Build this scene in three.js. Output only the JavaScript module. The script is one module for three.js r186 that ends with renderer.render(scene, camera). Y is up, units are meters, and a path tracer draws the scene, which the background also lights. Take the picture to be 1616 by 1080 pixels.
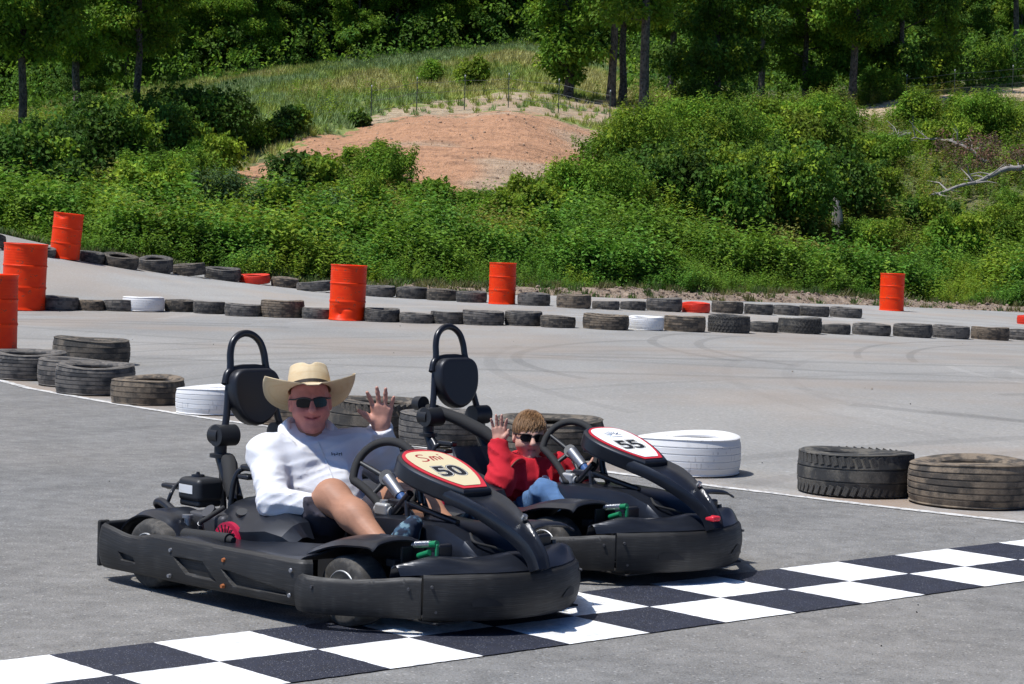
import * as THREE from 'three';
import { Sky } from 'three/addons/objects/Sky.js';
import { mergeGeometries, mergeVertices, toCreasedNormals } from 'three/addons/utils/BufferGeometryUtils.js';
import { RoundedBoxGeometry } from 'three/addons/geometries/RoundedBoxGeometry.js';

// ---------------------------------------------------------------- camera, sky, sun, exposure
const scene = new THREE.Scene();
const camera = new THREE.PerspectiveCamera(17.54, 1616 / 1080, 0.1, 1200);
camera.position.set(0, 1.44, 0);
camera.rotation.set(-2.85 * Math.PI / 180, 0, 1.70 * Math.PI / 180);
scene.add(camera);

const sunDir = new THREE.Vector3(-0.37, 0.90, 0.17).normalize();
const sky = new Sky();
sky.name = 'sky'; sky.scale.setScalar(1000); sky.userData.kind = 'structure';
sky.material.uniforms.turbidity.value = 7;
sky.material.uniforms.rayleigh.value = 0.42;
sky.material.uniforms.mieCoefficient.value = 0.004;
sky.material.uniforms.sunPosition.value.copy(sunDir);
scene.add(sky);
scene.environmentIntensity = 0.205;

const sun = new THREE.DirectionalLight(new THREE.Color(1.0, 0.95, 0.875), 4.8);
sun.position.copy(sunDir).multiplyScalar(160).add(new THREE.Vector3(0, 0, -45));
sun.target.position.set(0, 0, -45);
sun.castShadow = true;
sun.shadow.mapSize.set(4096, 4096);
Object.assign(sun.shadow.camera, { left: -75, right: 75, top: 90, bottom: -90, near: 1, far: 400 });
scene.add(sun, sun.target);

const renderer = new THREE.WebGLRenderer({ antialias: true });
renderer.setSize(1024, 684);
renderer.toneMapping = THREE.LinearToneMapping;
renderer.toneMappingExposure = 1.0;
renderer.shadowMap.enabled = true;
// ---------------------------------------------------------------- helpers
const { Vector3: V3, Matrix4: M4, Quaternion: Q4, Color } = THREE;
const v = (x, y, z) => new V3(x, y, z);
const clamp = (x, a, b) => Math.min(b, Math.max(a, x));
const lerp = (a, b, t) => a + (b - a) * t;
const sstep = (a, b, x) => { const t = clamp((x - a) / (b - a), 0, 1); return t * t * (3 - 2 * t); };
function rng(seed) { let a = seed >>> 0; return () => { a = (a + 0x6D2B79F5) | 0; let t = Math.imul(a ^ (a >>> 15), 1 | a); t = (t + Math.imul(t ^ (t >>> 7), 61 | t)) ^ t; return ((t ^ (t >>> 14)) >>> 0) / 4294967296; }; }
const hash = (x, y, z = 0) => { let h = (Math.imul(x, 374761393) + Math.imul(y, 668265263) + Math.imul(z, 2147483647 ^ 1274126177)) | 0; h = Math.imul(h ^ (h >>> 13), 1274126177); return ((h ^ (h >>> 16)) >>> 0) / 4294967296; };
function vnoise(x, y, z = 0) {
  const X = Math.floor(x), Y = Math.floor(y), Z = Math.floor(z), f = t => t * t * (3 - 2 * t), a = f(x - X), b = f(y - Y), c = f(z - Z);
  const L = (i, j, k) => hash(X + i, Y + j, Z + k);
  const p = k => lerp(lerp(L(0, 0, k), L(1, 0, k), a), lerp(L(0, 1, k), L(1, 1, k), a), b);
  return c === 0 ? p(0) : lerp(p(0), p(1), c);
}
const fbm = (x, y, z = 0, o = 4) => { let s = 0, a = 0.5, n = 0; for (let i = 0; i < o; i++) { s += a * vnoise(x, y, z); n += a; x = x * 2.03 + 11.3; y = y * 2.03 + 5.7; z = z * 2.03; a *= 0.5; } return s / n; };
const rgb = (r, g, b) => new Color().setRGB(r, g, b);
const mat = (r, g, b, rough = 0.8, extra = {}) => new THREE.MeshStandardMaterial({ color: rgb(r, g, b), roughness: rough, ...extra });
const taken = {};
function numbered(n) { const k = taken[n] = (taken[n] ?? -1) + 1; return k ? `${n}_${String(k).padStart(3, '0')}` : n; }
function tag(o, label, category, group, kind) { o.userData.label = label; if (category) o.userData.category = category; if (group) o.userData.group = group; if (kind) o.userData.kind = kind; return o; }
function thing(name, label, category, pos = [0, 0, 0], turn = 0, group) { const o = new THREE.Group(); o.name = numbered(name); o.position.set(...pos); o.rotation.y = turn; scene.add(o); return tag(o, label, category, group); }
function part(name, geo, m, parent) { const o = new THREE.Mesh(Array.isArray(geo) ? merge(geo) : geo, m); o.name = name; o.castShadow = o.receiveShadow = true; (parent || scene).add(o); return o; }
function structure(name, geo, m, label) { const o = part(numbered(name), geo, m, scene); o.userData.kind = 'structure'; if (label) o.userData.label = label; return o; }
function merge(list) {
  list = list.map(g => { g = g.index ? g.toNonIndexed() : g; for (const k of Object.keys(g.attributes)) if (!['position', 'normal', 'uv', 'color'].includes(k)) g.deleteAttribute(k); if (!g.attributes.uv) g.setAttribute('uv', new THREE.Float32BufferAttribute(new Float32Array(g.attributes.position.count * 2), 2)); g.morphAttributes = {}; return g; });
  const col = list.some(g => g.attributes.color); if (!col) for (const g of list) g.deleteAttribute('color');
  return mergeGeometries(list);
}
const T4 = (x, y, z) => new M4().makeTranslation(x, y, z);
const box = (w, h, d, x = 0, y = 0, z = 0, r = 0.008) => { const g = r > 0 ? new RoundedBoxGeometry(w, h, d, 2, Math.min(r, w / 2.1, h / 2.1, d / 2.1)) : new THREE.BoxGeometry(w, h, d); g.translate(x, y, z); return g; };
function cyl(a, b, r1, r2 = r1, seg = 16) { // cylinder between two points
  a = a.isVector3 ? a : v(...a); b = b.isVector3 ? b : v(...b);
  const d = b.clone().sub(a), L = d.length(), g = new THREE.CylinderGeometry(r2, r1, L, seg);
  g.translate(0, L / 2, 0); g.applyMatrix4(new M4().compose(a, new Q4().setFromUnitVectors(v(0, 1, 0), d.normalize()), v(1, 1, 1))); return g;
}
function tube(pts, r, seg = 24, rad = 10, closed = false) { const c = new THREE.CatmullRomCurve3(pts.map(p => p.isVector3 ? p : v(...p)), closed, 'catmullrom', 0.5); return new THREE.TubeGeometry(c, seg, r, rad, closed); }
function limb(pts, radii, seg = 8) { // tapered tube through points
  const n = pts.length, pos = [], uv = [], idx = []; pts = pts.map(p => p.isVector3 ? p : v(...p));
  let up = v(0.31, 0.2, 0.93), acc = 0;
  for (let i = 0; i < n; i++) {
    const t = pts[Math.min(n - 1, i + 1)].clone().sub(pts[Math.max(0, i - 1)]).normalize();
    const a = new V3().crossVectors(up, t).normalize(), b = new V3().crossVectors(t, a); up = b.clone();
    if (i) acc += pts[i].distanceTo(pts[i - 1]);
    for (let k = 0; k <= seg; k++) { const w = k / seg * Math.PI * 2, p = pts[i].clone().addScaledVector(a, Math.cos(w) * radii[i]).addScaledVector(b, Math.sin(w) * radii[i]); pos.push(p.x, p.y, p.z); uv.push(k / seg, acc); }
  }
  for (let i = 0; i < n - 1; i++) for (let k = 0; k < seg; k++) { const a = i * (seg + 1) + k, b = a + 1, c = a + seg + 1, d = c + 1; idx.push(a, b, c, b, d, c); }
  const g = new THREE.BufferGeometry(); g.setAttribute('position', new THREE.Float32BufferAttribute(pos, 3)); g.setAttribute('uv', new THREE.Float32BufferAttribute(uv, 2)); g.setIndex(idx); g.computeVertexNormals(); return g;
}
function gridSurf(nu, nv, f, uvf) { // surface from f(i,j)->V3
  const pos = [], uv = [], idx = [];
  for (let j = 0; j <= nv; j++) for (let i = 0; i <= nu; i++) { const p = f(i / nu, j / nv); pos.push(p.x, p.y, p.z); const q = uvf ? uvf(p, i / nu, j / nv) : [i / nu, j / nv]; uv.push(q[0], q[1]); }
  for (let j = 0; j < nv; j++) for (let i = 0; i < nu; i++) { const a = j * (nu + 1) + i, b = a + 1, c = a + nu + 1, d = c + 1; idx.push(a, b, c, b, d, c); }
  const g = new THREE.BufferGeometry(); g.setAttribute('position', new THREE.Float32BufferAttribute(pos, 3)); g.setAttribute('uv', new THREE.Float32BufferAttribute(uv, 2)); g.setIndex(idx); g.computeVertexNormals(); return g;
}
function dataTex(w, h, f, srgb = true, rep) { // f(x,y)->[r,g,b] linear 0..1
  const a = new Uint8Array(w * h * 4), enc = c => srgb ? 255 * (c <= 0.0031308 ? c * 12.92 : 1.055 * Math.pow(c, 1 / 2.4) - 0.055) : c * 255;
  for (let y = 0; y < h; y++) for (let x = 0; x < w; x++) { const c = f(x, y), i = (y * w + x) * 4; a[i] = clamp(enc(Math.max(0, c[0])), 0, 255); a[i + 1] = clamp(enc(Math.max(0, c[1])), 0, 255); a[i + 2] = clamp(enc(Math.max(0, c[2])), 0, 255); a[i + 3] = 255; }
  const t = new THREE.DataTexture(a, w, h); t.magFilter = THREE.LinearFilter; t.minFilter = THREE.LinearFilter; if (srgb) t.colorSpace = THREE.SRGBColorSpace; t.wrapS = t.wrapT = rep === false ? THREE.ClampToEdgeWrapping : THREE.RepeatWrapping; t.needsUpdate = true; return t;
}
// tileable value noise for textures: period p cells
const tn = (x, y, p, s = 0) => { const X = Math.floor(x), Y = Math.floor(y), f = t => t * t * (3 - 2 * t), a = f(x - X), b = f(y - Y), m = k => ((k % p) + p) % p; return lerp(lerp(hash(m(X), m(Y), s), hash(m(X + 1), m(Y), s), a), lerp(hash(m(X), m(Y + 1), s), hash(m(X + 1), m(Y + 1), s), a), b); };
const ORD = ['first', 'second', 'third', 'fourth', 'fifth', 'sixth', 'seventh', 'eighth', 'ninth', 'tenth', 'eleventh', 'twelfth', 'thirteenth', 'fourteenth', 'fifteenth', 'sixteenth', 'seventeenth', 'eighteenth', 'nineteenth', 'twentieth', 'twenty-first', 'twenty-second', 'twenty-third', 'twenty-fourth', 'twenty-fifth', 'twenty-sixth', 'twenty-seventh', 'twenty-eighth', 'twenty-ninth', 'thirtieth'];
// ---- measured layout (metres)
const D_ZE = [45.0,45.0,45.0,45.0,45.0,45.0,45.0,45.0,45.0,45.14,45.44,45.82,46.66,47.84,48.97,50.0,52.17,55.68,58.81,60.89,62.24,63.3,64.25,64.99,65.72,66.0,66.0,66.0,66.0,66.0,66.0];
const D_RR = [0,2,5,10,15,20,25,30,36,45,60,80,110,150,190];
const D_HA = [[22.64,0.84,1.11,1.6,2.16,2.78,3.38,3.88,4.4,4.96,5.85,7.05,9.06,25.06,39.06],[19.64,0.84,1.11,1.6,2.16,2.78,3.38,3.88,4.4,4.96,5.85,7.05,9.06,25.06,39.06],[16.86,0.84,1.11,1.6,2.16,2.78,3.38,3.88,4.4,4.96,5.85,7.05,9.06,25.06,39.06],[14.29,0.84,1.11,1.6,2.16,2.78,3.38,3.88,4.4,4.96,5.85,7.05,9.06,25.06,39.06],[11.93,0.84,1.11,1.6,2.16,2.78,3.38,3.88,4.4,4.96,5.85,7.05,9.84,25.84,39.84],[9.79,0.84,1.11,1.6,2.16,2.78,3.38,3.88,4.4,4.96,5.85,7.05,10.67,26.67,40.67],[7.85,0.84,1.11,1.6,2.16,2.78,3.38,3.88,4.4,4.96,5.85,7.52,11.51,27.51,41.51],[6.13,0.84,1.11,1.6,2.16,2.78,3.38,3.88,4.4,4.96,5.9,8.28,11.99,27.99,41.99],[4.63,0.84,1.11,1.6,2.16,2.78,3.38,3.88,4.4,4.96,6.51,8.99,12.45,28.45,42.45],[3.33,0.83,1.11,1.6,2.16,2.78,3.38,3.89,4.5,5.4,7.14,9.55,12.93,28.93,42.93],[2.25,0.83,1.11,1.6,2.17,2.78,3.37,4.04,4.89,5.91,7.73,10.11,13.34,29.34,43.34],[1.38,0.83,1.11,1.56,2.08,2.65,3.35,4.36,5.4,6.48,8.31,10.55,13.76,29.76,43.76],[0.72,0.71,0.94,1.43,2.07,2.74,3.67,4.89,5.91,6.9,8.7,11.01,14.24,30.24,44.24],[0.27,0.32,0.62,1.36,2.2,3.17,4.3,5.32,6.13,7.18,9.12,11.5,14.79,30.79,44.79],[0.04,0.08,0.47,1.28,2.34,3.63,4.83,5.64,6.31,7.49,9.54,11.97,15.34,31.34,45.34],[0.0,0.03,0.34,1.11,2.44,3.84,5.13,5.87,6.48,7.79,9.96,12.43,15.89,31.89,45.89],[-0.06,0.01,0.26,1.04,2.28,3.71,4.95,5.77,6.4,7.56,9.64,12.21,15.67,31.67,45.67],[-0.15,-0.05,0.21,1.07,2.26,3.68,4.89,5.75,6.43,7.46,9.42,12.09,15.58,31.58,45.58],[-0.24,-0.16,0.12,1.07,2.3,3.68,4.86,5.71,6.52,7.59,9.4,11.97,15.45,31.45,45.45],[-0.33,-0.27,0.02,1.01,2.4,3.76,4.94,5.85,6.72,7.68,9.34,11.78,15.27,31.27,45.27],[-0.42,-0.38,-0.08,0.89,2.41,3.8,5.02,6.08,7.13,8.13,9.49,11.54,15.03,31.03,45.03],[-0.51,-0.41,-0.12,0.81,2.38,3.82,5.07,6.28,7.46,8.56,9.93,11.75,14.76,30.76,44.76],[-0.6,-0.43,-0.14,0.8,2.39,3.85,5.11,6.47,7.69,8.86,10.37,12.19,14.86,30.86,44.86],[-0.69,-0.45,-0.16,0.8,2.4,3.87,5.14,6.54,7.87,9.13,10.64,12.62,15.29,31.29,45.29],[-0.78,-0.48,-0.18,0.79,2.41,3.89,5.17,6.58,7.92,9.29,10.91,12.93,15.73,31.73,45.73],[-0.87,-0.48,-0.18,0.79,2.41,3.9,5.18,6.6,7.94,9.31,11.09,13.17,16.12,32.12,46.12],[-0.96,-0.48,-0.18,0.79,2.41,3.9,5.18,6.6,7.94,9.31,11.09,13.4,16.35,32.35,46.35],[-1.05,-0.48,-0.18,0.79,2.41,3.9,5.18,6.6,7.94,9.31,11.09,13.45,16.58,32.58,46.58],[-1.14,-0.48,-0.18,0.79,2.41,3.9,5.18,6.6,7.94,9.31,11.09,13.45,16.8,32.8,46.8],[-1.23,-0.48,-0.18,0.79,2.41,3.9,5.18,6.6,7.94,9.31,11.09,13.45,16.93,32.93,46.93],[-1.32,-0.48,-0.18,0.79,2.41,3.9,5.18,6.6,7.94,9.31,11.09,13.45,16.93,32.93,46.93]];
const D_I = [[-7.046,-34.407,0.305,"k"],[-6.593,-34.557,0.208,"b"],[-6.151,-34.744,0.278,"k"],[-5.808,-34.832,0.329,"w"],[-5.282,-35.105,0.236,"b"],[-4.782,-34.903,0.254,"k"],[-4.195,-34.518,0.291,"k"],[-3.598,-34.566,0.341,"b"],[-3.031,-34.416,0.246,"k"],[-2.003,-34.022,0.272,"k"],[-1.473,-33.941,0.272,"k"],[-1.0,-34.033,0.263,"k"],[-0.455,-34.013,0.326,"k"],[0.169,-34.202,0.293,"k"],[0.691,-33.866,0.276,"b"],[1.431,-33.96,0.354,"b"],[2.07,-34.409,0.28,"w"],[2.696,-34.734,0.328,"b"],[3.437,-35.203,0.337,"n"],[4.113,-36.289,0.239,"k"],[4.77,-36.786,0.363,"n"],[5.465,-37.445,0.257,"k"],[6.146,-37.939,0.336,"k"],[6.902,-38.221,0.339,"k"],[7.682,-38.789,0.327,"k"],[8.486,-39.378,0.338,"b"],[9.333,-40.213,0.333,"k"]];
const D_O = [[-9.883,-41.849,0.287,"k"],[-9.039,-42.44,0.255,"k"],[-8.318,-43.439,0.273,"k"],[-7.791,-43.764,0.363,"b"],[-7.209,-44.579,0.357,"k"],[-6.593,-45.085,0.341,"b"],[-5.996,-45.655,0.372,"k"],[-5.357,-45.887,0.321,"o"],[-4.759,-46.078,0.29,"b"],[-4.077,-45.408,0.363,"k"],[-3.417,-45.613,0.326,"k"],[-2.757,-45.505,0.338,"k"],[-2.093,-45.499,0.332,"k"],[-1.455,-45.104,0.316,"b"],[-0.837,-44.5,0.312,"k"],[0.404,-43.719,0.331,"k"],[1.175,-43.086,0.339,"b"],[1.817,-43.423,0.273,"k"],[2.383,-44.014,0.264,"k"],[3.031,-44.468,0.362,"k"],[3.693,-44.783,0.294,"o"],[4.416,-45.639,0.333,"b"],[5.095,-45.99,0.302,"k"],[5.758,-46.675,0.287,"k"],[6.388,-46.988,0.322,"k"],[7.129,-47.449,0.346,"k"],[11.855,-50.586,0.347,"o"]];
const D_N = [[1.997,-12.692,0.333,"n"],[2.576,-12.319,0.345,"b"],[1.098,-13.508,0.326,"w"],[0.256,-14.294,0.353,"b"],[-0.451,-14.835,0.289,"k"],[-0.909,-15.221,0.338,"n"],[-1.572,-16.045,0.258,"b"],[-1.302,-16.751,0.221,"k"],[-2.269,-16.727,0.261,"w"],[-2.867,-17.496,0.293,"b"],[-3.436,-18.305,0.325,"k"],[-3.762,-19.128,0.329,"k"],[-4.315,-19.777,0.34,"k"],[-4.172,-21.994,0.378,"b"]];
const D_B = [[-5.607,-23.882],[-7.54,-34.103],[-2.556,-34.129],[-8.691,-42.824],[-0.223,-43.89],[9.468,-55.466]];
const D_BU = [[-12.22,-56.8,2.59,1.78,"d"],[-11.85,-62.5,3.03,2.14,"d"],[-9.51,-59.1,2.36,1.35,"m"],[-11.78,-70.5,3.82,1.77,"d"],[-10.32,-72.2,2.88,1.73,"d"],[-11.49,-77.9,2.44,0.62,"d"],[-8.75,-72.8,1.45,0.75,"m"],[-7.9,-73.5,0.84,0.71,"d"],[-7.41,-74.0,0.97,1.01,"d"],[-8.92,-54.8,1.41,1.33,"y"],[-9.74,-53.9,1.69,1.08,"m"],[-11.01,-54.1,1.85,0.93,"m"],[-13.83,-61.0,1.91,1.57,"d"],[-8.93,-66.6,1.42,1.1,"y"],[-11.98,-52.9,1.66,0.83,"m"],[-9.2,-63.9,1.64,1.09,"m"],[-5.84,-63.1,2.43,1.12,"d"],[-6.36,-58.4,1.83,1.0,"b"],[-7.52,-58.4,1.83,1.0,"b"],[-3.92,-65.4,1.77,0.97,"m"],[-2.54,-62.6,1.36,0.82,"y"],[-4.32,-60.8,1.73,0.97,"m"],[-1.41,-62.5,1.25,0.61,"m"],[-4.98,-59.5,1.53,0.76,"b"],[-3.0,-60.6,1.38,0.61,"o"],[3.73,-70.9,3.03,2.12,"m"],[6.16,-74.7,4.04,2.34,"m"],[9.09,-77.9,4.0,2.44,"y"],[2.73,-65.5,2.43,1.49,"m"],[5.19,-68.3,3.7,2.05,"d"],[7.77,-70.5,3.82,2.21,"d"],[10.27,-74.1,2.54,1.8,"d"],[0.38,-61.9,2.3,1.15,"y"],[1.5,-65.3,1.86,1.3,"m"],[12.69,-90.2,2.82,1.41,"m"],[13.59,-83.9,2.39,1.2,"m"],[16.72,-88.6,3.28,0.91,"y"],[19.31,-91.4,3.12,1.56,"m"],[12.19,-76.7,1.97,1.31,"y"],[13.57,-74.7,2.56,0.9,"d"],[17.26,-78.0,2.0,0.8,"m"],[20.03,-87.0,1.49,0.89,"m"],[16.57,-74.7,2.77,1.17,"m"],[-0.77,-61.8,1.76,0.81,"m"],[14.29,-72.8,2.49,1.04,"y"],[7.82,-82.6,2.82,1.41,"m"],[5.14,-77.5,2.43,1.32,"m"],[11.24,-70.6,2.62,0.91,"m"],[10.82,-87.9,2.25,1.13,"y"],[11.95,-80.0,2.51,1.37,"y"],[16.42,-92.8,2.64,1.22,"m"],[19.43,-96.0,2.46,1.09,"m"],[-1.94,-93.3,1.22,1.06,"y"],[-3.8,-95.4,0.98,0.98,"m"],[-5.38,-75.6,0.39,0.34,"d"],[20.83,-115.4,2.95,1.64,"y"],[25.38,-120.7,2.4,1.72,"m"],[16.95,-105.4,1.8,1.08,"y"],[-4.25,-68.1,0.47,0.82,"m"],[-5.11,-68.2,0.35,0.51,"m"]];
const D_TR = [[-15.0,-67.2,"L"],[-15.84,-79.6,"L"],[-12.41,-72.4,"L"],[2.01,-92.4,"C"],[3.74,-91.3,"C"],[4.36,-94.1,"C"],[4.68,-82.8,"C"],[15.27,-102.1,"R"],[21.79,-114.4,"V"],[33.79,-157.2,"R"],[8.69,-98.1,"R"],[11.55,-106.6,"R"],[18.66,-109.3,"R"],[7.42,-108.5,"R"],[14.09,-109.9,"R"],[28.4,-128.2,"R"]];
const D_FO = [[-30.89,-126.4],[-28.61,-129.1],[-22.08,-112.6],[-20.3,-115.2],[-18.6,-117.2],[-16.74,-120.1],[-14.26,-117.9],[-12.85,-121.9],[-11.0,-124.4],[-8.98,-123.4],[-6.94,-124.4],[-4.68,-125.1],[-2.61,-128.1],[-0.45,-131.4],[1.59,-147.9],[4.36,-141.6],[7.13,-140.3],[9.29,-136.6],[10.92,-128.1],[13.74,-130.6],[16.15,-132.1],[18.34,-131.7],[20.62,-129.6],[23.55,-131.6],[27.89,-138.4],[32.01,-142.8],[36.35,-149.0]];
const D_FE = [[-5.07,-76.4],[-3.61,-78.5],[-1.96,-80.0],[-0.39,-80.7],[1.43,-80.5],[3.27,-80.0]];
const D_FE2 = [[17.77,-102.3],[20.9,-107.1],[24.44,-110.5],[28.23,-115.5]];
const D_BR = [[13.72,-84.0],[15.95,-87.1],[17.67,-85.1],[14.1,-77.8],[18.64,-83.4],[10.69,-74.4],[20.37,-84.7]];
const D_M = {"mound":[[-8.76,-64.0],[-7.86,-69.6],[-6.64,-73.4],[-5.1,-75.2],[-3.04,-77.2],[-1.31,-78.4],[0.7,-77.9],[1.91,-77.2],[3.0,-76.7],[2.67,-73.2],[1.46,-69.0],[-0.28,-65.4],[-1.74,-64.4],[-2.96,-64.9],[-3.41,-68.0],[-4.26,-69.0],[-5.03,-68.9],[-6.4,-66.9],[-7.32,-65.0],[-8.1,-61.8]],"flat":[[-5.55,-75.6],[-4.14,-81.3],[-1.49,-88.1],[1.6,-93.2],[3.78,-94.5],[8.82,-99.7],[7.73,-87.1],[4.17,-80.5],[2.5,-78.6],[0.7,-78.3],[-1.32,-78.9],[-3.06,-77.6],[-4.71,-75.8]],"road":[[10.94,-91.1],[15.51,-100.8],[18.85,-105.1],[29.11,-116.4],[26.12,-104.3],[18.67,-99.3],[15.96,-96.5],[12.15,-90.4]]};
// ---------------------------------------------------------------- ground
const XS0 = -45;
const colAt = (x) => { const i = clamp((x - XS0) / 3, 0, 29.9999), k = Math.floor(i); return [k, i - k]; };
const zEdge = x => { const [k, f] = colAt(x); return -lerp(D_ZE[k], D_ZE[k + 1], f); };   // far edge of the asphalt
const groundY = (x, z) => 0.0118 * Math.max(0, -x - 1.2) ** 2 * sstep(33, 43, -z) - 0.03 * Math.max(0, x - 1) * sstep(24, 40, -z);
const inPoly = (P, x, z) => { let c = false; for (let i = 0, j = P.length - 1; i < P.length; j = i++) { const [a, b] = P[i], [d, e] = P[j]; if ((b > z) !== (e > z) && x < (d - a) * (z - b) / (e - b) + a) c = !c; } return c; };
const polyDist = (P, x, z) => { let m = 1e9; for (let i = 0, j = P.length - 1; i < P.length; j = i++) { const [a, b] = P[i], [d, e] = P[j], ux = d - a, uz = e - b, t = clamp(((x - a) * ux + (z - b) * uz) / (ux * ux + uz * uz), 0, 1); m = Math.min(m, Math.hypot(x - a - ux * t, z - b - uz * t)); } return inPoly(P, x, z) ? m : -m; };
function hillRaw(k, r) { k = clamp(k, 0, D_HA.length - 1); const H = D_HA[k]; let i = 0; while (i < D_RR.length - 2 && D_RR[i + 1] < r) i++; const f = clamp((r - D_RR[i]) / (D_RR[i + 1] - D_RR[i]), 0, 1); const m = j => j <= 0 ? (H[1] - H[0]) / D_RR[1] * 0.5 : j >= D_RR.length - 1 ? 0.4 : (H[j + 1] - H[j - 1]) / (D_RR[j + 1] - D_RR[j - 1]); const d = D_RR[i + 1] - D_RR[i], f2 = f * f, f3 = f2 * f; return (2 * f3 - 3 * f2 + 1) * H[i] + (f3 - 2 * f2 + f) * d * m(i) + (-2 * f3 + 3 * f2) * H[i + 1] + (f3 - f2) * d * m(i + 1); }
function terrainY(x, z, detail = true) {
  const r = zEdge(x) - z; if (r < 0) return groundY(x, z) - 0.05;
  const [k, f] = colAt(x), t = f * f * (3 - 2 * f); let h = lerp(hillRaw(k, r), hillRaw(k + 1, r), t);
  if (!detail) return h;
  const e = sstep(0, 1.5, r);
  h += (fbm(x * 0.35, z * 0.35, 3, 3) - 0.5) * 0.35 * e * sstep(0, 6, r);
  const md = polyDist(D_M.mound, x, z);
  if (md > -3) { const w = sstep(-2, 1.5, md); h += w * ((fbm(x * 0.8, z * 1.3, 9, 3) - 0.5) * 0.24 + (vnoise(x * 1.2, z * 3.4, 4) - 0.5) * 0.08); }
  if (r < 4) h += (0.16 * Math.exp(-((r - 1.3) ** 2) / 0.6) * (0.3 + 1.2 * vnoise(x * 0.9, z * 0.9, 8)) + (vnoise(x * 4, z * 4, 2) - 0.5) * 0.1) * e * sstep(-8, 0, x);
  return h - 0.05 * (1 - e);
}
// asphalt: the near lane and the older surface beyond the painted edge line
const LINE = [[-60, -80], [-4.96, -20.0], [-4.49, -19.44], [-4.04, -18.6], [-3.14, -17.38], [-2.26, -16.3], [-0.43, -14.44], [1.08, -12.9], [2.02, -12.06], [2.7, -11.52], [3.6, -10.75], [60, 37]];
const lineZ = x => { let i = 0; while (i < LINE.length - 2 && LINE[i + 1][0] < x) i++; return lerp(LINE[i][1], LINE[i + 1][1], (x - LINE[i][0]) / (LINE[i + 1][0] - LINE[i][0])); };
const xsFine = []; for (let x = -45; x < -12; x += 1.5) xsFine.push(x); for (let x = -12; x < 14; x += 0.25) xsFine.push(x); for (let x = 14; x <= 45; x += 1.5) xsFine.push(x);
function strip(rows, zOf, uvf) { const n = xsFine.length - 1; return gridSurf(n, rows, (a, b) => { const x = xsFine[Math.round(a * n)], z = zOf(x, b); return v(x, groundY(x, z), z); }, p => uvf(p.x, p.z)); }
const asphaltBump = dataTex(1024, 1024, (x, y) => { const h = hash(x >> 1, y >> 1, 5) * 0.45 + tn(x / 8, y / 8, 128, 2) * 0.35 + hash(x, y, 9) * 0.2; return [h, h, h]; }, false);
asphaltBump.repeat.set(8 / 2.2, 8 / 2.2);
const nearTex = dataTex(2048, 2048, (x, y) => {
  const u = x / 2048, w = y / 2048; // tile is 8 m; streaks follow the racing direction (1, 1)/sqrt2
  const s = tn((x + y) / 256 * 4 % 64, (x - y) / 256 * 1, 64, 7);
  const k1 = tn(u * 6, w * 6, 6, 1), k2 = tn(u * 28, w * 28, 28, 3), k3 = tn(u * 120, w * 120, 120, 4), g = hash(x, y, 6), st = hash(x >> 1, y >> 1, 11);
  let b = 0.182 + (k1 - 0.5) * 0.028 + (k2 - 0.5) * 0.02 + (k3 - 0.5) * 0.055 + (g - 0.5) * 0.11 + (s - 0.5) * 0.035;
  if (st > 0.985) b += 0.16; else if (st < 0.03) b -= 0.07;
  const warm = (k1 - 0.5) * 0.04; return [b * (1.03 + warm), b, b * (0.935 - warm)];
});
const MA = { near: new THREE.MeshStandardMaterial({ map: nearTex, roughness: 0.9, bumpMap: asphaltBump, bumpScale: 0.004 }) };
structure('near_asphalt_lane', strip(40, (x, t) => { const L = lineZ(clamp(x, -44, 44)); return lerp(Math.max(14, L + 6), L, 1 - (1 - t) ** 2); }, (x, z) => [x / 8, z / 8]), MA.near, 'dark grey asphalt racing lane under the karts');
// far asphalt: one unrepeated picture of the surface with tyre marks and dust, 26 m x 52 m
const far0 = { x: -13, z: -62, w: 26, d: 52 };
const skid = document.createElement('canvas'); skid.width = 2048; skid.height = 2048;
{
  const c = skid.getContext('2d'), R = rng(41), X = x => (x - far0.x) / far0.w * 2048, Z = z => (z - far0.z) / far0.d * 2048;
  c.fillStyle = '#808080'; c.fillRect(0, 0, 2048, 2048);
  const mark = (pts, w, dark, a) => { c.strokeStyle = `rgba(${dark},${dark},${dark},${a})`; c.lineWidth = w; c.beginPath(); pts.forEach(([x, z], i) => i ? c.lineTo(X(x), Z(z)) : c.moveTo(X(x), Z(z))); c.stroke(); };
  for (let k = 0; k < 210; k++) { // karts sweep round the bend: arcs about a centre far right
    const cx = lerp(-6, 22, R()), cz = lerp(-32, -6, R()), r0 = lerp(5, 24, R() ** 0.7), a0 = R() * 6.28, da = lerp(0.25, 1.4, R()), e = lerp(0.75, 1.25, R()), pts = [];
    for (let i = 0; i <= 30; i++) { const t = a0 + da * i / 30; pts.push([cx + Math.cos(t) * r0 * e, cz + Math.sin(t) * r0]); }
    const w = lerp(4, 16, R()), d = R() < 0.72 ? 40 : 190, a = lerp(0.06, 0.42, R() ** 2); mark(pts, w, d, a);
    if (R() < 0.5) mark(pts.map(([x, z]) => [x + 0.6, z + 0.55]), w, d, a);
  }
  for (const [cx, cz, r0, a0, da, al] of [[3.2, -24.5, 3.4, -0.6, 1.7, 0.32], [4.4, -23.6, 4.4, -0.7, 1.3, 0.25], [-1, -60, 34, 1.1, 0.9, 0.3], [0.5, -58, 35, 1.15, 0.8, 0.3], [9, -50, 26, 1.6, 0.7, 0.25], [5.2, -30, 4.2, -2.4, 1.2, 0.25]]) { const pts = []; for (let i = 0; i <= 40; i++) { const t = a0 + da * i / 40; pts.push([cx + Math.cos(t) * r0, cz + Math.sin(t) * r0]); } mark(pts, 11, 40, al); }
}
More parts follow.
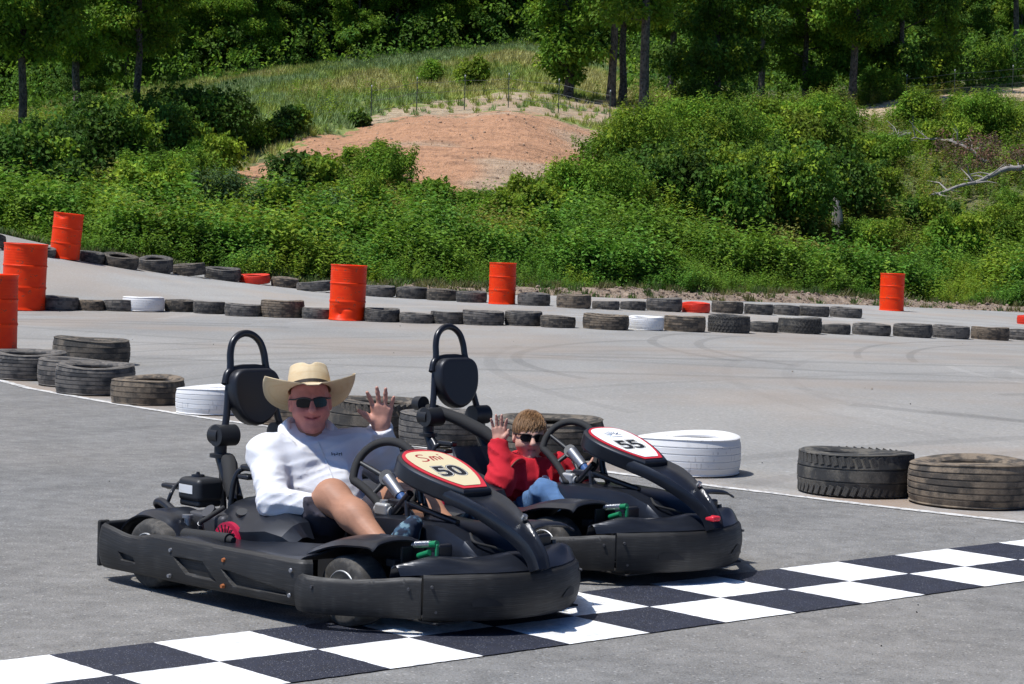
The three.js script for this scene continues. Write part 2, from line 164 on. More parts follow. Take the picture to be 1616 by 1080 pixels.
let skidData = null; try { skidData = skid.getContext('2d').getImageData(0, 0, 2048, 2048).data; } catch (e) { console.log('no image data'); }
const farTex = dataTex(2048, 2048, (x, y) => {
  const wx = far0.x + x / 2048 * far0.w, wz = far0.z + y / 2048 * far0.d;
  const k1 = fbm(wx * 0.22, wz * 0.16, 1, 3), k2 = vnoise(wx * 1.6, wz * 0.9, 2), g = hash(x, y, 3), st = hash(x >> 1, y >> 1, 4);
  let b = 0.262 + (k1 - 0.5) * 0.09 + (k2 - 0.5) * 0.045 + (g - 0.5) * 0.07 + (st > 0.99 ? 0.06 : 0);
  const s = skidData ? skidData[(y * 2048 + x) * 4] / 128 : 1; b *= 0.15 + 0.85 * s;
  // reddish soil blown on the surface, thickest along the painted line under the tyres
  const dl = lineZ(wx) - wz, d = clamp(0.8 * sstep(0.45, 0.8, fbm(wx * 0.5 + 7, wz * 0.5, 3, 4)) * 0.5 + sstep(1.3, 0.1, dl + 0.9 * vnoise(wx * 3, wz * 3, 5)) * 0.85, 0, 1);
  const road = 1 + 0.14 * sstep(-36, -41, wz);
  const w = 1 + (k1 - 0.5) * 0.06;
  return [lerp(b * 1.03 * w, 0.295, d) * road, lerp(b, 0.23, d) * road, lerp(b * 0.93 / w, 0.175, d) * road];
}, true, false);
const farBump = asphaltBump.clone(); farBump.repeat.set(26 / 3, 52 / 3); farBump.needsUpdate = true;
MA.far = new THREE.MeshStandardMaterial({ map: farTex, roughness: 0.93, bumpMap: farBump, bumpScale: 0.004 });
structure('far_asphalt', strip(90, (x, t) => lerp(lineZ(clamp(x, -44, 44)), Math.min(zEdge(x) - 0.3, lineZ(clamp(x, -44, 44)) - 0.5), t), (x, z) => [(x - far0.x) / far0.w, (z - far0.z) / far0.d]), MA.far, 'pale worn asphalt with curved tyre marks beyond the edge line');
// painted edge line, worn
{
  const pts = LINE.slice(1, -1), dense = []; for (let i = 0; i < pts.length - 1; i++) for (let k = 0; k < 24; k++) dense.push([lerp(pts[i][0], pts[i + 1][0], k / 24), lerp(pts[i][1], pts[i + 1][1], k / 24)]);
  const n = dense.length - 1, g = gridSurf(n, 1, (a, b) => { const i = Math.round(a * n), [x, z] = dense[i], [p, q] = dense[Math.min(n, i + 1)], [s, t] = dense[Math.max(0, i - 1)], L = Math.hypot(p - s, q - t), w = 0.036 * (0.75 + 0.5 * vnoise(i * 0.7, b * 9)); const o = (b - 0.5) * 2 * w; return v(x - (q - t) / L * o, groundY(x, z) + 0.004, z + (p - s) / L * o); }, (p) => [p.x, p.z]);
  const m = new THREE.MeshStandardMaterial({ roughness: 0.8, map: dataTex(256, 256, (x, y) => { const k = 0.5 * tn(x / 16, y / 16, 16, 1) + 0.5 * tn(x / 4, y / 4, 64, 2), b = k > 0.4 ? 0.6 : 0.36; return [b, b * 0.975, b * 0.93]; }) });
  structure('edge_line', g, m, 'worn white painted line along the row of near tyres');
}
// chequered start line: every painted square is a sheet of its own
{
  const o = v(-1.2265, 0, -6.9392), e = v(0.29839, 0, -0.26569), n = v(-0.26569, 0, -0.29839), R = rng(7);
  const speck = (base, hi, thr) => dataTex(512, 512, (x, y) => { const s = hash(x >> 1, y >> 1, 3), k = tn(x / 32, y / 32, 16, 1), q = tn(x / 5, y / 5, 102, 4); const b = s > thr ? hi * (0.4 + 0.6 * hash(x >> 1, y >> 1, 8)) : 0; return base.map((c, i) => c * (0.8 + 0.4 * k) + (q - 0.5) * 0.3 * c + b); });
  const black = new THREE.MeshStandardMaterial({ map: speck([0.016, 0.019, 0.034], 0.34, 0.975), roughness: 0.62, bumpMap: asphaltBump.clone(), bumpScale: 0.003 });
  black.bumpMap.repeat.set(1, 1);
  const white = new THREE.MeshStandardMaterial({ map: speck([0.83, 0.83, 0.82], -0.12, 0.985), roughness: 0.7, bumpMap: black.bumpMap, bumpScale: 0.002 });
  const root = new THREE.Group(); root.name = 'chequered_line'; root.userData = { kind: 'structure', label: 'black and white chequered start line painted across the asphalt' }; scene.add(root);
  for (let i = -5; i < 20; i++) for (let j = 0; j < 2; j++) {
    const N = 14, P = []; // wobbling paint edges
    const pt = (a, b) => o.clone().addScaledVector(e, i + a).addScaledVector(n, b - 1 + j).setY(0.004 + ((i + j) & 1) * 0.0005);
    const ed = (k, q) => (hash(i * 31 + k, j * 17 + q, 5) - 0.5) * 0.014;
    for (let k = 0; k < N; k++) P.push(pt(k / N, ed(k, 1))); for (let k = 0; k < N; k++) P.push(pt(1 + ed(k, 2), k / N)); for (let k = 0; k < N; k++) P.push(pt(1 - k / N, 1 + ed(k, 3))); for (let k = 0; k < N; k++) P.push(pt(ed(k, 4), 1 - k / N));
    const c = pt(0.5, 0.5), pos = [], uv = []; P.forEach((p, k) => { const q = P[(k + 1) % P.length]; for (const w of [c, p, q]) { pos.push(w.x, w.y, w.z); uv.push(w.x * 1.3, w.z * 1.3); } });
    const g = new THREE.BufferGeometry(); g.setAttribute('position', new THREE.Float32BufferAttribute(pos, 3)); g.setAttribute('uv', new THREE.Float32BufferAttribute(uv, 2)); g.computeVertexNormals();
    if (g.attributes.normal.getY(0) < 0) { for (let t = 0; t < pos.length; t += 9) for (let q = 0; q < 3; q++) { const s = pos[t + 3 + q]; pos[t + 3 + q] = pos[t + 6 + q]; pos[t + 6 + q] = s; } for (let t = 0; t < uv.length; t += 6) for (let q = 0; q < 2; q++) { const s = uv[t + 2 + q]; uv[t + 2 + q] = uv[t + 4 + q]; uv[t + 4 + q] = s; } g.setAttribute('position', new THREE.Float32BufferAttribute(pos, 3)); g.setAttribute('uv', new THREE.Float32BufferAttribute(uv, 2)); g.computeVertexNormals(); }
    part((i + j) % 2 === 0 ? 'white_square' : 'black_square', g, (i + j) % 2 === 0 ? white : black, root);
  }
}
// hillside
{
  const rs = []; for (let r = -1.2; r < 45; r += 0.3) rs.push(r); for (let r = 45; r < 110; r += 1.2) rs.push(r); for (let r = 110; r <= 190; r += 5) rs.push(r);
  const xs = []; for (let x = -45; x < -24; x += 1.5) xs.push(x); for (let x = -24; x < 28; x += 0.33) xs.push(x); for (let x = 28; x <= 45; x += 1.5) xs.push(x);
  const g = gridSurf(xs.length - 1, rs.length - 1, (a, b) => { const x = xs[Math.round(a * (xs.length - 1))], z = zEdge(x) - rs[Math.round(b * (rs.length - 1))]; return v(x, terrainY(x, z), z); }, p => [(p.x + 45) / 90, (-p.z - 40) / 160]);
  const t = dataTex(2048, 2048, (ix, iy) => {
    const x = ix / 2048 * 90 - 45, z = -(iy / 2048 * 160 + 40), r = zEdge(x) - z;
    const k = fbm(x * 0.5, z * 0.5, 1, 3), q = vnoise(x * 5, z * 5, 2), h = hash(ix, iy, 3), m = (q - 0.5) * 0.5 + (h - 0.5) * 0.35;
    let c = r > 24 && x < 8 ? [0.20, 0.235, 0.065] : [0.10, 0.12, 0.04];                                    // thatch and soil among the plants
    if (k > 0.55) c = [0.15, 0.145, 0.06];
    const n = (k - 0.5) * 2.2 + (q - 0.5) * 1.4;
    const md = polyDist(D_M.mound, x, z) + n;
    if (md > 0) { const red = sstep(0.42, 0.62, fbm(x * 0.28 + 3, z * 0.42, 5, 3) + 0.14 * sstep(1, -6, x) ); c = [lerp(0.395, 0.42, red), lerp(0.28, 0.225, red), lerp(0.185, 0.125, red)]; const cl = vnoise(x * 9, z * 9, 6), rut = vnoise(x * 0.7 + z * 0.2, z * 6, 7); if (cl > 0.8) c = c.map(w => w * 0.72); if (rut > 0.68) c = c.map(w => w * 0.8); }
    else if (polyDist(D_M.flat, x, z) + n * 0.8 > 0) c = k > 0.52 ? [0.37, 0.285, 0.185] : [0.35, 0.255, 0.165];
    else if (polyDist(D_M.road, x, z) + n * 0.5 > 0) c = [0.48, 0.36, 0.24];
    else if (r < 3.3 + n && x > -6) { const st = hash(ix >> 1, iy >> 1, 9); c = [0.205 + st * 0.09, 0.15 + st * 0.075, 0.105 + st * 0.06]; }
    else if (r < 1.0 + n * 0.5) c = [0.24, 0.2, 0.14];
    return c.map(w => w * (1 + (md > 0 ? 0.45 * m : m)));
  }, true, false);
  const soilBump = dataTex(512, 512, (x, y) => { const b = tn(x / 4, y / 4, 128, 1) * 0.5 + tn(x / 16, y / 16, 32, 2) * 0.5; return [b, b, b]; }, false); soilBump.repeat.set(30, 53);
  structure('hillside', g, new THREE.MeshStandardMaterial({ map: t, roughness: 0.96, bumpMap: soilBump, bumpScale: 0.05 }), 'grassy hillside with a bare red dirt mound behind the track');
}
// loose stones of the verge
{
  const R = rng(91), geos = []; for (let k = 0; k < 3; k++) { const g = new THREE.IcosahedronGeometry(1, 1), p = g.attributes.position; for (let i = 0; i < p.count; i++) { const s = 0.7 + 0.6 * vnoise(p.getX(i) * 1.7 + k * 9, p.getY(i) * 1.7, p.getZ(i) * 1.7); p.setXYZ(i, p.getX(i) * s, p.getY(i) * s * 0.6, p.getZ(i) * s); } g.computeVertexNormals(); geos.push(g); }
  const root = new THREE.Group(); root.name = 'verge_gravel'; root.userData = { kind: 'stuff', label: 'loose pinkish stones and clods on the dirt verge' }; scene.add(root);
  geos.forEach((g, k) => { const n = 1300, im = new THREE.InstancedMesh(g, mat(1, 1, 1, 0.95), n), m = new M4(), q = new Q4(); im.name = 'stone';
    for (let i = 0; i < n; i++) { const x = lerp(-8, 22, R()), r = 0.25 + 3.4 * R() ** 1.3, z = zEdge(x) - r, s = lerp(0.015, 0.06, R() ** 2.4); q.setFromEuler(new THREE.Euler(R() * 6, R() * 6, R() * 6)); m.compose(v(x, terrainY(x, z) + s * 0.2, z), q, v(s, s, s)); im.setMatrixAt(i, m); const t = lerp(0.75, 1.25, R()); im.setColorAt(i, rgb(0.25 * t, 0.185 * t, 0.135 * t)); }
    im.castShadow = im.receiveShadow = true; root.add(im); });
}
// clods lying on the bare mound
{
  const R = rng(17), g = new THREE.IcosahedronGeometry(1, 1), p = g.attributes.position; for (let i = 0; i < p.count; i++) { const s = 0.65 + 0.7 * vnoise(p.getX(i) * 1.9, p.getY(i) * 1.9, p.getZ(i) * 1.9 + 4); p.setXYZ(i, p.getX(i) * s, p.getY(i) * s * 0.7, p.getZ(i) * s); } g.computeVertexNormals();
  const L = []; while (L.length < 500) { const x = lerp(-9, 5, R()), z = lerp(-79, -62, R()); if (polyDist(D_M.mound, x, z) > 0) L.push([x, z, lerp(0.012, 0.05, R() ** 3)]); }
  const im = new THREE.InstancedMesh(g, mat(1, 1, 1, 0.97), L.length), m = new M4(), q = new Q4(); im.name = 'dirt_clods'; im.userData = { kind: 'stuff', label: 'small clods of earth scattered on the bare mound' };
  L.forEach(([x, z, s], i) => { q.setFromEuler(new THREE.Euler(R() * 6, R() * 6, R() * 6)); m.compose(v(x, terrainY(x, z) + s * 0.3, z), q, v(s, s, s)); im.setMatrixAt(i, m); const t = lerp(0.8, 1.15, R()); im.setColorAt(i, rgb(0.42 * t, 0.285 * t, 0.19 * t)); });
  im.castShadow = im.receiveShadow = true; scene.add(im);
}
// ---------------------------------------------------------------- vegetation
function leafGeo(list) { // list of {p,n,t,l,w,c}: folded kite leaves
  const pos = [], nor = [], col = [], idx = []; let k = 0;
  for (const { p, n, t, l, w, c } of list) {
    const s = new V3().crossVectors(t, n).normalize(), mid = p.clone().addScaledVector(t, l * 0.45), tip = p.clone().addScaledVector(t, l).addScaledVector(n, -l * 0.18);
    const a = mid.clone().addScaledVector(s, w).addScaledVector(n, w * 0.3), b = mid.clone().addScaledVector(s, -w).addScaledVector(n, w * 0.3);
    for (const q of [p, a, tip, b]) { pos.push(q.x, q.y, q.z); nor.push(n.x, n.y, n.z); col.push(c, c, c); }
    idx.push(k, k + 1, k + 2, k, k + 2, k + 3); k += 4;
  }
  const g = new THREE.BufferGeometry(); g.setAttribute('position', new THREE.Float32BufferAttribute(pos, 3)); g.setAttribute('normal', new THREE.Float32BufferAttribute(nor, 3)); g.setAttribute('color', new THREE.Float32BufferAttribute(col, 3)); g.setIndex(idx); g.computeVertexNormals(); return g;
}
const rndDir = R => { const z = R() * 2 - 1, a = R() * 6.2832, s = Math.sqrt(1 - z * z); return v(s * Math.cos(a), z, s * Math.sin(a)); };
function clump(seed, n, rad, l, w) { // a twig end with leaves facing mostly upwards and out
  const R = rng(seed), list = [];
  for (let i = 0; i < n; i++) { const d = rndDir(R), p = d.clone().multiplyScalar(rad * Math.cbrt(R())), t = d.clone().multiplyScalar(0.8).add(rndDir(R).multiplyScalar(0.6)); t.y -= 0.25; t.normalize(); const nn = v(0, 1, 0).addScaledVector(rndDir(R), 0.75); nn.addScaledVector(t, -nn.dot(t)).normalize(); list.push({ p, n: nn, t, l: l * lerp(0.7, 1.25, R()), w: w * lerp(0.7, 1.2, R()), c: lerp(0.75, 1.2, R()) }); }
  return leafGeo(list);
}
const leafMat = (rough = 0.85) => new THREE.MeshPhysicalMaterial({ color: 0xffffff, vertexColors: true, roughness: rough, specularIntensity: 0.18, transmission: 0.42, thickness: 0, side: THREE.DoubleSide });
const LEAF = leafMat();
const BARK = (() => { const t = dataTex(128, 512, (x, y) => { const b = 0.5 + 0.8 * (tn(x / 5, y / 40, 25, 1) - 0.4) + 0.3 * (tn(x / 12, y / 12, 10, 2) - 0.5) + 0.2 * (hash(x, y, 4) - 0.5); return [0.16 * b, 0.13 * b, 0.1 * b]; }); const bm = dataTex(128, 512, (x, y) => { const b = tn(x / 5, y / 40, 25, 1); return [b, b, b]; }, false); return new THREE.MeshStandardMaterial({ map: t, bumpMap: bm, bumpScale: 0.03, roughness: 0.95 }); })();
const BARKPALE = BARK.clone(); BARKPALE.color = rgb(2.2, 2.2, 2.2); 
function placed(name, geo, material, items, parent, kind = 'stuff') { // items {p, s, q, c}
  const im = new THREE.InstancedMesh(geo, material, items.length), m = new M4(); im.name = name; im.castShadow = im.receiveShadow = true; if (kind) im.userData.kind = kind;
  items.forEach((o, i) => { m.compose(o.p, o.q, typeof o.s === 'number' ? v(o.s, o.s, o.s) : o.s); im.setMatrixAt(i, m); im.setColorAt(i, o.c); });
  (parent || scene).add(im); return im;
}
const TONE = { d: [0.090, 0.180, 0.024], m: [0.155, 0.275, 0.026], y: [0.235, 0.340, 0.030], b: [0.135, 0.225, 0.075], o: [0.26, 0.27, 0.055], g: [0.130, 0.270, 0.030] };
const toneOf = (k, R, sp = 0.35) => { const t = TONE[k], b = 1 + (R() - 0.5) * 2 * sp, w = (R() - 0.5) * 0.3; return rgb(t[0] * b * (1 + w), t[1] * b, t[2] * b * (1 - w)); };
const spin = R => new Q4().setFromEuler(new THREE.Euler((R() - 0.5) * 0.9, R() * 6.2832, (R() - 0.5) * 0.9));
const CL = { fine: clump(3, 16, 0.16, 0.10, 0.03), broad: clump(5, 14, 0.19, 0.13, 0.048), tree: clump(8, 18, 0.34, 0.2, 0.075), treeB: clump(9, 18, 0.38, 0.23, 0.065), far: clump(11, 16, 0.6, 0.36, 0.13) };

// weeds: upright stems with leaves all the way up
function weedPlant(seed, h, n, l, w) { const R = rng(seed), list = []; for (let s = 0; s < 4; s++) { const bx = (R() - 0.5) * 0.28, bz = (R() - 0.5) * 0.28, lx = (R() - 0.5) * 0.3, lz = (R() - 0.5) * 0.3, hh = h * lerp(0.65, 1.05, R()); for (let i = 0; i < n; i++) { const t = (i + R()) / n, y = hh * (0.1 + 0.9 * t), a = R() * 6.28, d = v(Math.cos(a), 0.25 - 0.5 * R(), Math.sin(a)).normalize(); const nn = v(0, 1, 0).addScaledVector(rndDir(R), 0.5); nn.addScaledVector(d, -nn.dot(d)).normalize(); list.push({ p: v(bx + lx * t, y, bz + lz * t), n: nn, t: d, l: l * lerp(0.7, 1.2, R()) * (1.15 - 0.45 * t), w: w * (1.15 - 0.4 * t), c: lerp(0.75, 1.2, R()) }); } } return leafGeo(list); }
function grassTuft(seed, n, h) { const R = rng(seed), list = []; for (let i = 0; i < n; i++) { const a = R() * 6.28, lean = lerp(0.2, 1.3, R()), d = v(Math.cos(a) * lean, 1, Math.sin(a) * lean).normalize(), s = v(-Math.sin(a), 0, Math.cos(a)), nn = new V3().crossVectors(d, s).normalize(); list.push({ p: v((R() - 0.5) * 0.22, 0, (R() - 0.5) * 0.22), n: nn, t: d, l: h * lerp(0.55, 1.1, R()), w: 0.012, c: lerp(0.8, 1.25, R()) }); } return leafGeo(list); }
{
  const R = rng(2024), W = [weedPlant(1, 0.75, 11, 0.13, 0.038), weedPlant(2, 0.6, 12, 0.1, 0.03), weedPlant(4, 0.9, 13, 0.12, 0.028)], items = [[], [], []];
  const put = (x, z, s, c, k = Math.floor(R() * 3)) => items[k].push({ p: v(x, terrainY(x, z) - 0.04, z), s, q: new Q4().setFromEuler(new THREE.Euler((R() - 0.5) * 0.3, R() * 6.28, (R() - 0.5) * 0.3)), c });
  for (let i = 0; i < 19000; i++) { // band along the foot of the bank
    const x = lerp(-21, 25, R()), r0 = x < -4 ? 0.9 : lerp(1.0, 2.3, sstep(-4, 3, x)), r = r0 + 11.5 * R() ** 1.15 + (vnoise(x * 0.7, 3.3) - 0.5) * 1.7, z = zEdge(x) - r;
    if (polyDist(D_M.mound, x, z) > -0.7) continue;
    const patch = fbm(x * 0.25, z * 0.25, 6, 3), k = patch > 0.6 ? 'o' : patch > 0.52 ? 'y' : patch < 0.4 ? 'm' : 'g';
    put(x, z, lerp(0.5, 1.2, R()) * lerp(0.65, 1.75, sstep(0.35, 0.72, fbm(x * 0.45 + 9, z * 0.5, 2, 2))) * (r < r0 + 0.8 ? 0.55 : 1), toneOf(k, R, 0.3));
  }
  for (let i = 0; i < 15000; i++) { // undergrowth on the bank
    const x = lerp(-24, 28, R()), r = lerp(10, 44, R()), z = zEdge(x) - r; if (polyDist(D_M.mound, x, z) > -0.9 || polyDist(D_M.flat, x, z) > 0 || polyDist(D_M.road, x, z) > 0) continue;
    if (x > -13 && x < 5 && r > 24 + x * 0.2 && R() < 0.93) continue;
    put(x, z, lerp(0.5, 1.2, R()), toneOf(R() < 0.3 ? 'o' : R() < 0.5 ? 'y' : 'm', R, 0.35));
  }
  const root = new THREE.Group(); root.name = 'bank_weeds'; root.userData = { kind: 'stuff', label: 'dense green weeds covering the bank behind the tyre rows' }; scene.add(root);
  W.forEach((g, k) => placed('weed', g, LEAF, items[k], root, null));
  const Gt = [grassTuft(5, 24, 0.42), grassTuft(6, 22, 0.3)], gi = [[], []];
  for (let i = 0; i < 52000; i++) {
    const x = lerp(-26, 9, R()), r = lerp(14, 90, R() ** 0.8), z = zEdge(x) - r; if (polyDist(D_M.mound, x, z) > -0.25 || (polyDist(D_M.flat, x, z) > -0.2 && R() < 0.9) || polyDist(D_M.road, x, z) > 0) continue;
    if (r < 26 && R() < 0.6) continue;
    const p = fbm(x * 0.16, z * 0.12, 12, 3) + (R() - 0.5) * 0.12, c = p > 0.56 ? [0.52, 0.50, 0.18] : p > 0.47 ? [0.41, 0.47, 0.11] : p > 0.4 ? [0.31, 0.42, 0.085] : [0.31, 0.42, 0.16], b = lerp(0.75, 1.2, R());
    gi[R() < 0.6 ? 0 : 1].push({ p: v(x, terrainY(x, z) - 0.03, z), s: lerp(0.45, 0.95, R()) * (r > 45 ? 1.15 : 1), q: new Q4().setFromEuler(new THREE.Euler(0, R() * 6.28, 0)), c: rgb(c[0] * b, c[1] * b, c[2] * b) });
  }
  for (let i = 0; i < 9000; i++) { const x = lerp(-22, 26, R()), r = lerp(0.4, 12, R() ** 2), z = zEdge(x) - r; if (r < 1.2 && x > -3 && R() < 0.85) continue; if (r < 3 && x > 0 && R() < 0.6) continue; const b = lerp(0.7, 1.2, R()), c = R() < 0.4 ? [0.2, 0.2, 0.07] : [0.1, 0.17, 0.035]; gi[1].push({ p: v(x, terrainY(x, z) - 0.02, z), s: lerp(0.4, 0.9, R()), q: new Q4().setFromEuler(new THREE.Euler(0, R() * 6.28, 0)), c: rgb(c[0] * b, c[1] * b, c[2] * b) }); }
  const gr = new THREE.Group(); gr.name = 'meadow_grass'; gr.userData = { kind: 'stuff', label: 'tall yellowish green grass on the hill' }; scene.add(gr);
  const GRASS = leafMat(0.9); GRASS.transmission = 0.5;
  Gt.forEach((g, k) => placed('grass_tuft', g, GRASS, gi[k], gr, null));
}
// bushes, each a thing of its own: stems and a crown of leaf clumps on uneven lobes
function bush(x, z, w, h, tone, seed, label, group) {
  const R = rng(seed), y = terrainY(x, z), t = thing('bush', label, 'bush', [x, y - 0.05, z], R() * 6.28, group), items = [], lobes = [], stems = [];
  const nl = Math.round(clamp(w * 3.2, 4, 13));
  for (let i = 0; i < nl; i++) { const a = R() * 6.28, d = Math.sqrt(R()) * w * 0.36, rad = lerp(0.2, 0.36, R()) * Math.min(w, h * 1.4), cy = clamp(h * lerp(0.28, 0.86, R()) * (1 - 0.35 * d / (w * 0.5)), rad * 0.6, Math.max(rad * 0.6, h - rad * 0.95)); lobes.push([v(Math.cos(a) * d, cy, Math.sin(a) * d), rad]); }
  for (const [c, rad] of lobes) {
    stems.push(limb([[c.x * 0.15, 0, c.z * 0.15], [c.x * 0.55, c.y * 0.5, c.z * 0.55], c], [0.028, 0.02, 0.01], 5));
    const n = Math.round(14 + rad * rad * 140), lt = lerp(0.62, 1.35, R()), lk = R() < 0.22 ? (tone === 'y' ? 'm' : 'y') : tone; for (let q = 0; q < 2; q++) { const d = rndDir(R); d.y = 0.6 + Math.abs(d.y); d.normalize(); const len = rad * lerp(1.2, 1.75, R()); for (let i = 0; i < 7; i++) { const f = lerp(0.75, 1, i / 6); items.push({ p: c.clone().addScaledVector(d, len * f).add(rndDir(R).multiplyScalar(0.08)), s: lerp(0.9, 0.45, i / 6), q: spin(R), c: toneOf(lk, R, 0.25) }); } }
    for (let i = 0; i < n; i++) { const d = rndDir(R); if (d.y < -0.55) d.y *= -1; const rr = rad * (R() < 0.12 ? lerp(1.05, 1.4, R()) : lerp(0.6, 1.06, Math.sqrt(R()))), p = c.clone().addScaledVector(d, rr); if (p.y < 0.05) p.y = 0.05 + R() * 0.1; items.push({ p, s: lerp(0.75, 1.3, R()), q: spin(R), c: toneOf(R() < 0.12 ? (tone === 'd' ? 'm' : 'y') : lk, R).multiplyScalar(lt) }); }
  }
  placed('foliage', tone === 'd' || tone === 'y' ? CL.broad : CL.fine, LEAF, items, t);
  part('stem', stems, BARK, t);
  return t;
}
{
  const word = { d: 'dark green', m: 'mid green', y: 'bright yellow-green', b: 'bluish green', o: 'olive green' }, zone = (px, z, i) => i >= 52 ? 2 : px < 0 && i < 16 ? 0 : i < 25 ? 1 : 3;
  const zn = ['in the left thicket', 'below the dirt mound', 'on the upper hill', 'on the right bank'];
  const rows = D_BU.map((b, i) => ({ b, i, k: zone(b[0], b[1], i), u: b[0] / -b[1] }));
  for (const k of [0, 1, 2, 3]) { const seen = {}; for (const e of rows.filter(e => e.k === k).sort((a, b) => a.u - b.u)) { const t = e.b[4], n = seen[t] = (seen[t] ?? -1) + 1; e.label = `${word[t]} bush ${zn[k]}, ${ORD[n]} such from left`; } }
  for (const { b, i, k, label } of rows) bush(b[0], b[1], b[2] * 1.12, b[3] * 1.1, b[4], 500 + i * 7, label, `bushes ${zn[k]}`);
}
// trees
function treeProto(seed, { H, r0, bare, spread, tone, pale, dens = 1, geo = CL.tree, lean = 0, vine = 0 }) {
  const R = rng(seed), g = new THREE.Group(), items = [], wood = [], trunk = [], rad = [];
  for (let i = 0; i <= 10; i++) { const t = i / 10; trunk.push(v(lean * t * H * 0.25 + (R() - 0.5) * 0.12 * (i > 0 ? 1 : 0), t * H * 0.93 - 0.3, (R() - 0.5) * 0.12 * (i > 0 ? 1 : 0))); rad.push(r0 * (i === 0 ? 1.35 : 1 - 0.82 * t)); }
  wood.push(limb(trunk, rad, 10));
  const at = t => { const i = clamp(t * 10, 0, 9.999), k = Math.floor(i); return trunk[k].clone().lerp(trunk[k + 1], i - k); };
  const nb = Math.round(lerp(20, 30, R()));
  for (let b = 0; b < nb; b++) {
    const t = lerp(bare, 0.99, (b + R() * 0.8) / nb), o = at(t), a = b * 2.4 + R(), L = spread * lerp(0.55, 1.1, R()) * Math.sin(Math.PI * clamp(0.22 + (t - bare) / (1 - bare) * 0.72, 0, 1)), d = v(Math.cos(a), lerp(0.05, 0.6, R()), Math.sin(a)).normalize();
    const e = o.clone().addScaledVector(d, L), m = o.clone().lerp(e, 0.5).add(v(0, -0.06 * L, 0)); wood.push(limb([o, m, e], [r0 * 0.3 * (1.1 - t), r0 * 0.2 * (1.1 - t), 0.012], 6));
    const nlob = 3 + Math.floor(R() * 2);
    for (let q = 0; q < nlob; q++) { const f = lerp(0.4, 1.05, (q + R() * 0.6) / nlob), c = o.clone().lerp(e, f).add(rndDir(R).multiplyScalar(0.35)), lr = lerp(0.5, 1.0, R()) * (0.45 + spread * 0.13), n = Math.round(34 * lr * lr * dens * 1.6); for (let i = 0; i < n; i++) { const dd = rndDir(R), s = lr * lerp(0.45, 1.1, Math.sqrt(R())); items.push({ p: c.clone().add(v(dd.x * s * 1.15, dd.y * s * 0.62 - 0.12 * s * s, dd.z * s * 1.15)), s: lerp(0.7, 1.25, R()), q: spin(R), c: toneOf(R() < 0.2 ? 'y' : tone, R, 0.4) }); } }
  }
  for (let i = 0; i < vine; i++) { const t = R() * 0.6, o = at(t), a = R() * 6.28, s = r0 + 0.3 * R(); items.push({ p: o.add(v(Math.cos(a) * s, 0, Math.sin(a) * s)), s: lerp(0.6, 1, R()), q: spin(R), c: toneOf('y', R) }); }
  part('trunk', wood, pale ? BARKPALE : BARK, g); placed('crown', geo, LEAF, items, g); return g;
}
const PROTO = {
  tall1: treeProto(11, { H: 17, r0: 0.2, bare: 0.30, spread: 3.4, tone: 'm' }), tall2: treeProto(12, { H: 18, r0: 0.22, bare: 0.22, spread: 3.6, tone: 'm', lean: 0.05 }),
  edge1: treeProto(21, { H: 15, r0: 0.2, bare: 0.06, spread: 4.2, tone: 'd', geo: CL.treeB }), edge2: treeProto(22, { H: 16, r0: 0.22, bare: 0.08, spread: 4.4, tone: 'm' }), edge3: treeProto(23, { H: 14, r0: 0.18, bare: 0.05, spread: 3.8, tone: 'd' }), edge4: treeProto(24, { H: 17, r0: 0.24, bare: 0.12, spread: 4.6, tone: 'm', geo: CL.treeB }),
  column: treeProto(31, { H: 15, r0: 0.19, bare: 0.09, spread: 2.0, tone: 'm' }), slim: treeProto(32, { H: 16, r0: 0.2, bare: 0.26, spread: 2.5, tone: 'm', pale: false, lean: 0.12 }), vine: treeProto(33, { H: 16, r0: 0.22, bare: 0.35, spread: 3.2, tone: 'm', vine: 420 }), pale: treeProto(34, { H: 18, r0: 0.17, bare: 0.42, spread: 3.2, tone: 'd', pale: true }),
};
function tree(kind, x, z, s, turn, label, group) { const o = PROTO[kind].clone(); o.name = numbered('tree'); o.position.set(x, terrainY(x, z) - 0.05, z); o.rotation.y = turn; o.scale.setScalar(s); scene.add(o); return tag(o, label, 'tree', group); }
